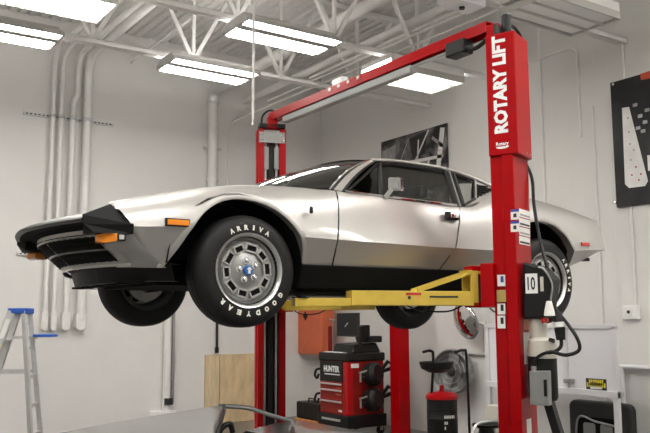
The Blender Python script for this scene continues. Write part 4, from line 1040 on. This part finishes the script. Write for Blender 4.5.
# carry case on an orange dolly
pa = at(296, 399, 0, 4.75); pb = at(320, 420, 0, 4.75)
MB().box((4.72, pb.y, 0), (5.10, pa.y, pb.z-.03)).build('dolly_block', 'wood_orange', label='orange wooden block on the floor under the black case', cat='block', bevel=.01)
CS = thing('carry_case', 'black plastic carry case beside the aligner cabinet', 'case', (4.9, (pa.y+pb.y)/2, pb.z-.03))
MB().box((4.75, pb.y, pb.z-.03), (5.05, pa.y, pa.z-.03)).build('shell', 'black_plastic', CS, bevel=.025)
my = (pa.y+pb.y)/2
MB().tube([(4.82, my-.08, pa.z-.03), (4.82, my-.07, pa.z+.03), (4.82, my+.07, pa.z+.03), (4.82, my+.08, pa.z-.03)], .012, 8).build('handle', 'black_plastic', CS)

# ------------------------------------------------------------------ oil drainer
ox, oy = 4.96, 3.00
k_ = proj((ox, oy, 1.0)); OD = thing('oil_drainer', 'black waste oil drum with red lid and wide black catch bowl', 'oil drainer', (ox, oy, 0))
ztop = at(441, 397, 1, oy).z; rr_ = .195
MB().lathe([(0, .04), (rr_, .04), (rr_, .40), (rr_+.006, .41), (rr_, .42), (rr_, ztop*.78), (rr_+.006, ztop*.79), (rr_, ztop*.8), (rr_, ztop)], (ox, oy, 0), (0, 0, 1), 32).build('drum', 'black_plastic', OD, smooth=40)
MB().lathe([(rr_+.012, ztop-.02), (rr_+.012, ztop+.02), (rr_-.03, ztop+.055), (.05, ztop+.07), (.03, ztop+.085), (.03, ztop+.15), (0, ztop+.15)], (ox, oy, 0), (0, 0, 1), 32).build('lid', 'cart_red_bright', OD, smooth=35)
zd = at(437, 371, 1, oy).z
MB().tube([(ox, oy, ztop+.18), (ox-.02, oy, zd+.02)], .022, 10).build('standpipe', 'steel', OD, smooth=40)
MB().lathe([(0, zd-.01), (.10, zd), (.20, zd+.05), (.225, zd+.12), (.225, zd+.135), (.20, zd+.08), (.08, zd+.03), (0, zd+.03)], (ox-.06, oy+.02, -.02), (0, 0, 1), 32).build('catch_bowl', 'black_plastic', OD, smooth=40)
for px0, px1, s in ((423, 432, -1), (450, 460, 1)):
    a = at(px0, 352, 1, oy); b = at(px1, 354, 1, oy); 
    if s < 0: p = spline([(a.x, oy, a.z), (b.x-.02, oy, a.z+.01), (b.x+.02, oy, a.z-.08), (b.x+.02, oy+.05, ztop)], 6)
    else: p = spline([(a.x, oy-.1, a.z), (b.x-.03, oy-.1, a.z+.02), (b.x+.02, oy-.1, a.z-.10), (b.x+.04, oy-.1, .10)], 6)
    MB().tube(p, .018, 8).build('push_handle', 'black_plastic', OD, smooth=60)
for px, py, w_ in ((452, 417, .12), (452.5, 423, .05), (453, 428, .03)):
    z = at(px, py, 1, oy-.2).z
    for k in range(int(w_/.02)):
        an = -.55-.11*k+.3; an = math.radians(-122+k*7.5)
        u = Vector((math.cos(an), math.sin(an), 0)); tt = Vector((-u.y, u.x, 0))
        MB().obox(Vector((ox, oy, z))+u*(rr_+.001), tt, Z3, u, .008, .018, .001).build('printed_letter', 'white_letter', OD)
for k in range(4):
    cx_ = ox+.17*math.cos(k*PI/2+.4); cy_ = oy+.17*math.sin(k*PI/2+.4)
    MB().tube([(cx_, cy_-.015, .03), (cx_, cy_+.015, .03)], .03, 10).build('caster', 'dark_grey', OD)

# ------------------------------------------------------------------ round fan and convex mirror on the right wall
c = at(455, 371, 0, XW-.18)
FN = thing('wall_fan', 'round grey shop fan on the right wall behind the oil drum', 'fan', (XW, c.y, c.z))
MB().lathe([(.0, -.02), (.28, -.02), (.31, 0), (.31, .10), (.29, .12), (.28, .10), (.28, .0)], c, (-1, -.25, 0), 36).build('shroud', 'fan_grey', FN, smooth=35)
for k in range(5):
    an = 2*PI*k/5+.3; u = Vector((.15, math.cos(an), math.sin(an))).normalized(); v = Vector((1, .25, 0)).normalized().cross(u)
    MB().obox(c+u*.16-Vector((.05, .01, 0)), u, v+Vector((.3, 0, 0)), u.cross(v), .11, .07, .004).build('blade', 'fan_grey', FN)
MB().lathe([(.07, 0), (.07, .10), (.04, .12), (0, .12)], c, (-1, -.25, 0), 18).build('hub', 'dark_grey', FN, smooth=40)
for R_ in (.10, .17, .235, .295):
    MB().lathe([(R_+.005*math.cos(a), .13+.005*math.sin(a)) for a in [2*PI*k/5 for k in range(5)]], c, (-1, -.25, 0), 32, close=True).build('guard_ring', 'steel', FN, smooth=60)
MB().box((c.x, c.y-.05, c.z-.05), (XW, c.y+.05, c.z+.05)).build('wall_bracket', 'fan_grey', FN)
c = at(466, 321, 0, XW-.28)
CM = thing('convex_mirror', 'tilted round convex mirror on a bracket above the shop fan', 'mirror', (XW, c.y, c.z))
ax_ = Vector((-.55, .75, -.30)).normalized(); ax_ = Vector((-.92, .35, -.22)).normalized()
ax_ = Vector((-.35, -.86, -.30)).normalized()
ax_ = Vector((-.93, .12, -.25)).normalized()
MB().lathe([(.245, -.012), (.25, 0), (.245, .012), (.22, .03), (.15, .055), (.08, .067), (0, .07)], c, ax_, 32).build('mirror_face', 'mirror_glass', CM, smooth=60)
MB().lathe([(.0, -.02), (.2, -.02), (.255, -.012), (.262, 0), (.255, .012)], c, ax_, 32).build('rim', 'fan_grey', CM, smooth=40)
MB().tube([c-ax_*.02, (XW-.02, c.y-.08, c.z-.05)], .014, 8).build('bracket', 'aluminium', CM)
MB().box((XW-.02, c.y-.13, c.z-.10), (XW, c.y-.03, c.z)).build('wall_plate', 'paper', CM)

# ------------------------------------------------------------------ whiteboard frame
xb = 5.15
def bq(px, py): return at(px, py, 0, xb)
R0 = bq(613, 327); zt_b = R0.z; zb_b = bq(600, 394).z; yR = R0.y; yM = bq(566, 350).y; yL = yM+1.2
WB = thing('whiteboard_stand', 'white panel board in an aluminium frame standing by the right wall', 'whiteboard', (xb, (yR+yL)/2, 0))
MB().box((xb-.02, yR-.03, .03), (xb+.03, yR+.03, zt_b)).build('frame_post', 'aluminium_white', WB, bevel=.004)
MB().box((xb-.02, yM-.03, zb_b-.02), (xb+.03, yM+.03, zt_b)).build('frame_post', 'aluminium_white', WB, bevel=.004)
MB().box((xb-.02, yL-.03, .03), (xb+.03, yL+.03, zt_b)).build('frame_post', 'aluminium_white', WB, bevel=.004)
MB().box((xb-.02, yR-.03, zt_b-.02), (xb+.03, yL+.03, zt_b+.03)).build('frame_rail', 'aluminium_white', WB, bevel=.004)
MB().box((xb-.025, yR-.03, zb_b-.03), (xb+.03, yL+.03, zb_b+.04)).build('frame_rail', 'aluminium_white', WB, bevel=.004)
MB().box((xb+.0, yR+.02, zb_b), (xb+.012, yM-.02, zt_b)).build('board_panel', 'whiteboard', WB)
MB().box((xb+.0, yM+.02, zb_b), (xb+.012, yL-.02, zt_b)).build('board_panel', 'whiteboard', WB)
for y in (yR, yL): MB().box((xb-.2, y-.03, 0), (xb+.25, y+.03, .04)).build('foot', 'aluminium_white', WB)
sp0 = bq(586, 378); sp1 = bq(607, 391)
st = MB().box((xb-.004, sp1.y, sp1.z), (xb, sp0.y, sp0.z)).build('sticker', 'ink', WB)
yy0, yy1 = sp0.y, sp1.y
for v, m, h, n_, wf in ((.66, 'yellow_sticker', .045, 7, .62), (.44, 'yellow_sticker', .035, 9, .84), (.22, 'paper', .02, 8, .5)):
    for k in range(n_):
        u = .5+(k/(n_-1)-.5)*wf; y = yy0+(yy1-yy0)*u; z = sp1.z+(sp0.z-sp1.z)*v
        MB().box((xb-.006, y-.009, z-h*.7), (xb-.004, y+.009, z+h*.7)).build('sticker_letter', m, st)
hp = bq(571, 381)
MB().box((xb-.06, hp.y-.05, hp.z-.02), (xb, hp.y+.06, hp.z+.03)).build('latch', 'steel', WB, bevel=.006)

# ------------------------------------------------------------------ black moulded panel under the board
xt = 5.55
def tq(px, py): return at(px, py, 0, xt)
a = tq(568, 400); b = tq(629, 404)
BP = thing('moulded_panel', 'black moulded car body panel propped on the floor under the white board', 'car part', (xt, (a.y+b.y)/2, 0))
hw_ = abs(a.y-b.y)/2; cyy = (a.y+b.y)/2; zt2 = (a.z+b.z)/2
MB().prism(rrect((xt, cyy, zt2/2), (0, 1, 0), Z3, hw_, zt2/2, .08), (.14, 0, 0)).build('shell', 'dark_grey', BP, bevel=.03)
MB().prism(rrect((xt-.012, cyy, zt2*.42), (0, 1, 0), Z3, hw_*.72, zt2*.34, .05), (.02, 0, 0)).build('recess', 'black_matte', BP)
for s in (-1, 1): MB().prism(rrect((xt-.02, cyy+s*hw_*.28, zt2*.5), (0, 1, 0), Z3, hw_*.2, zt2*.17, .03), (.02, 0, 0)).build('duct_cover', 'grey_box', BP, bevel=.006)
MB().tube(spline([(xt-.03, cyy+hw_*.72, .05), (xt-.03, cyy+hw_*.62, zt2*.72), (xt-.03, cyy, zt2*.70), (xt-.03, cyy-hw_*.7, zt2*.66)]), .012, 8).build('stay_rod', 'steel', BP)
MB().box((xt-.012, cyy+hw_-.07, zt2*.30), (xt+.0, cyy+hw_-.02, zt2*.45)).build('reflector', 'lamp_red', BP)

# ------------------------------------------------------------------ tyre machine beside the near column
c = at(486, 425, 1, 1.0)
TM = thing('tyre_machine', 'black and steel tyre machine with lever arms behind the near red column', 'machine', (c.x, c.y, 0))
MB().prism([(c.x-.25, c.y-.2, 0), (c.x+.25, c.y-.2, 0), (c.x+.2, c.y-.2, c.z-.10), (c.x-.2, c.y-.2, c.z-.10)], (0, .4, 0)).build('body', 'dark_grey', TM, bevel=.02)
MB().lathe([(0, c.z-.10), (.08, c.z-.10), (.07, c.z-.03), (.13, c.z-.02), (.14, c.z+.01), (0, c.z+.02)], (c.x, c.y, 0), (0, 0, 1), 20).build('turntable', 'black_plastic', TM, smooth=40)
MB().tube(spline([(c.x-.2, c.y, c.z-.08), (c.x-.12, c.y, c.z+.01), (c.x, c.y-.05, c.z+.04), (c.x+.1, c.y-.05, c.z+.03)]), .018, 8).build('lever', 'steel', TM)
MB().prism([(c.x+.12, c.y, c.z-.10), (c.x+.30, c.y, c.z-.10), (c.x+.30, c.y, c.z+.16), (c.x+.22, c.y, c.z+.18)], (0, .2, 0)).build('backrest', 'tank_beige', TM, bevel=.02)

# ------------------------------------------------------------------ low silver coupe parked below
PC = thing('parked_coupe', 'low grey silver coupe parked on the floor beneath the lifted car', 'car', (-.9, -.9, 0))
def pr(px, py, y): return at(px, py, 1, y)
yN, yF = -1.42, -.34
f0 = pr(60, 433, yF); f1 = pr(140, 418, yF); f2 = pr(222, 405, yF)
NR = pr(215, 432, yN)
far = spline([(f0.x-1.0, yF, f0.z-.16), f0, f1, f2], 6)
rows = []
for k, p in enumerate(far):
    t = k/(len(far)-1); sh = (NR.x-f2.x)*max(0, (t-.45)/.55)**1.3; dzn = (NR.z-f2.z)
    rows.append([Vector((p.x+sh*0, yF+.02, p.z-.05)), Vector((p.x, yF, p.z)), Vector((p.x+sh*.3, yF-.35, p.z+dzn*.3+.004)), Vector((p.x+sh*.66, yN+.35, p.z+dzn*.66+.004)), Vector((p.x+sh, yN, p.z+dzn)), Vector((p.x+sh*1.02, yN-.05, p.z+dzn-.07))])
MB().grid(rows).build('roof', 'grey_car', PC, smooth=40, solid=.02)
MB().tube([r_+Vector((.012, 0, 0)) for r_ in rows[-1]], .009, 8).build('roof_seal', 'black_plastic', PC, smooth=40)
t0 = pr(290, 421, yF); t1 = pr(305, 421, yF)
dz_ = t0.z
MB().tube(spline([Vector(f2)+Vector((-.02, 0, -.005)), Vector(f2).lerp(t0, .35)+Vector((0, 0, .018)), Vector(f2).lerp(t0, .7)+Vector((0, 0, .008)), t0]), .014, 10).build('sail_rail', 'grey_car', PC, smooth=60)
near0 = Vector((NR.x, yN-.03, NR.z-.03)); near1 = Vector((t0.x, yN-.02, t0.z-.01))
MB().tube(spline([near0, near0.lerp(near1, .4)+Vector((0, 0, .012)), near1]), .02, 10).build('sail_rail', 'grey_car', PC, smooth=60)
# tail deck and body
prof = [(t0.x-.32, dz_-.035), (t0.x-.10, dz_-.005), (t1.x-.03, dz_), (t1.x+.01, dz_-.02), (t1.x+.03, dz_-.12), (t1.x-.01, dz_-.45), (t1.x-.15, .25)]
rows = []
for j, y in enumerate((yF+.28, yF+.22, yF, (yF+yN)/2, yN, yN-.22, yN-.28)):
    dy = (-.40, -.10, 0, .0, 0, -.10, -.40)[j]
    rows.append([Vector((x, y, max(.2, z+(dy if i < 4 else dy*.3)))) for i, (x, z) in enumerate(prof)])
MB().grid(rows).build('tail_deck', 'grey_car', PC, smooth=30)
bx0 = f0.x-2.0; bx1 = t0.x-.30
for y, s in ((yF+.28, 1), (yN-.28, -1)):
    MB().prism([(bx0, y, .30), (bx0+.1, y, .58), (f0.x-.9, y, .78), (f0.x, y, .86), (bx1, y, dz_-.38), (t1.x-.05, y, dz_-.40), (t1.x-.12, y, .22), (bx0+.3, y, .20)], (0, -s*.06, 0)).build('body_side', 'grey_car', PC, bevel=.02)
MB().grid([[Vector((x, y, z)) for x, z in ((bx0, .35), (bx0+.1, .58), (f0.x-.9, .80), (f0.x-.85, .86))] for y in (yF+.26, (yF+yN)/2, yN-.26)]).build('bonnet', 'grey_car', PC, smooth=40)
MB().box((bx0+.2, yN-.15, .18), (t1.x-.2, yF+.15, .30)).build('floor_pan', 'black_matte', PC)
MB().add([(f0.x-.88, yF+.2, .84), (f0.x-.88, yN-.2, .84), Vector((f0.x-1.0, yN, f0.z-.16))+Vector((.02, 0, -.02)), Vector((f0.x-1.0, yF, f0.z-.16))+Vector((.02, 0, -.02))], [(0, 1, 2, 3)]).build('windscreen', 'glass', PC)
for s, y in ((1, yF-.12), (-1, yN+.12)):
    MB().prism([(f1.x-.1, y-.2, .45), (f1.x+.02, y-.2, .95), (f1.x+.12, y-.2, .95), (f1.x+.10, y-.2, .40)], (0, .4, 0)).build('seat', 'seat_leather', PC, bevel=.03)
hp = pr(225, 428, yF-.3)
MB().tube(spline([hp+Vector((-.06, 0, -.06)), hp+Vector((-.02, 0, .0)), hp+Vector((.03, 0, .02)), hp+Vector((.05, 0, -.03))]), .016, 10).build('headrest', 'black_plastic', PC, smooth=60)
for xx in (bx0+.75, t1.x-.62):
    for s, y in ((1, yF+.20), (-1, yN-.20)):
        wl2 = MB().lathe([(.19, -.09), (.28, -.09), (.30, -.06), (.30, .06), (.28, .09), (.19, .09)], (xx, y, .305), (0, 1, 0), 32, close=True).build('tyre', 'rubber', PC, smooth=40)
        MB().lathe([(.19, .08), (.16, .05), (.05, .06), (0, .07)], (xx, y, .305), (0, s, 0), 24).build('rim', 'wheel_silver', wl2, smooth=40)
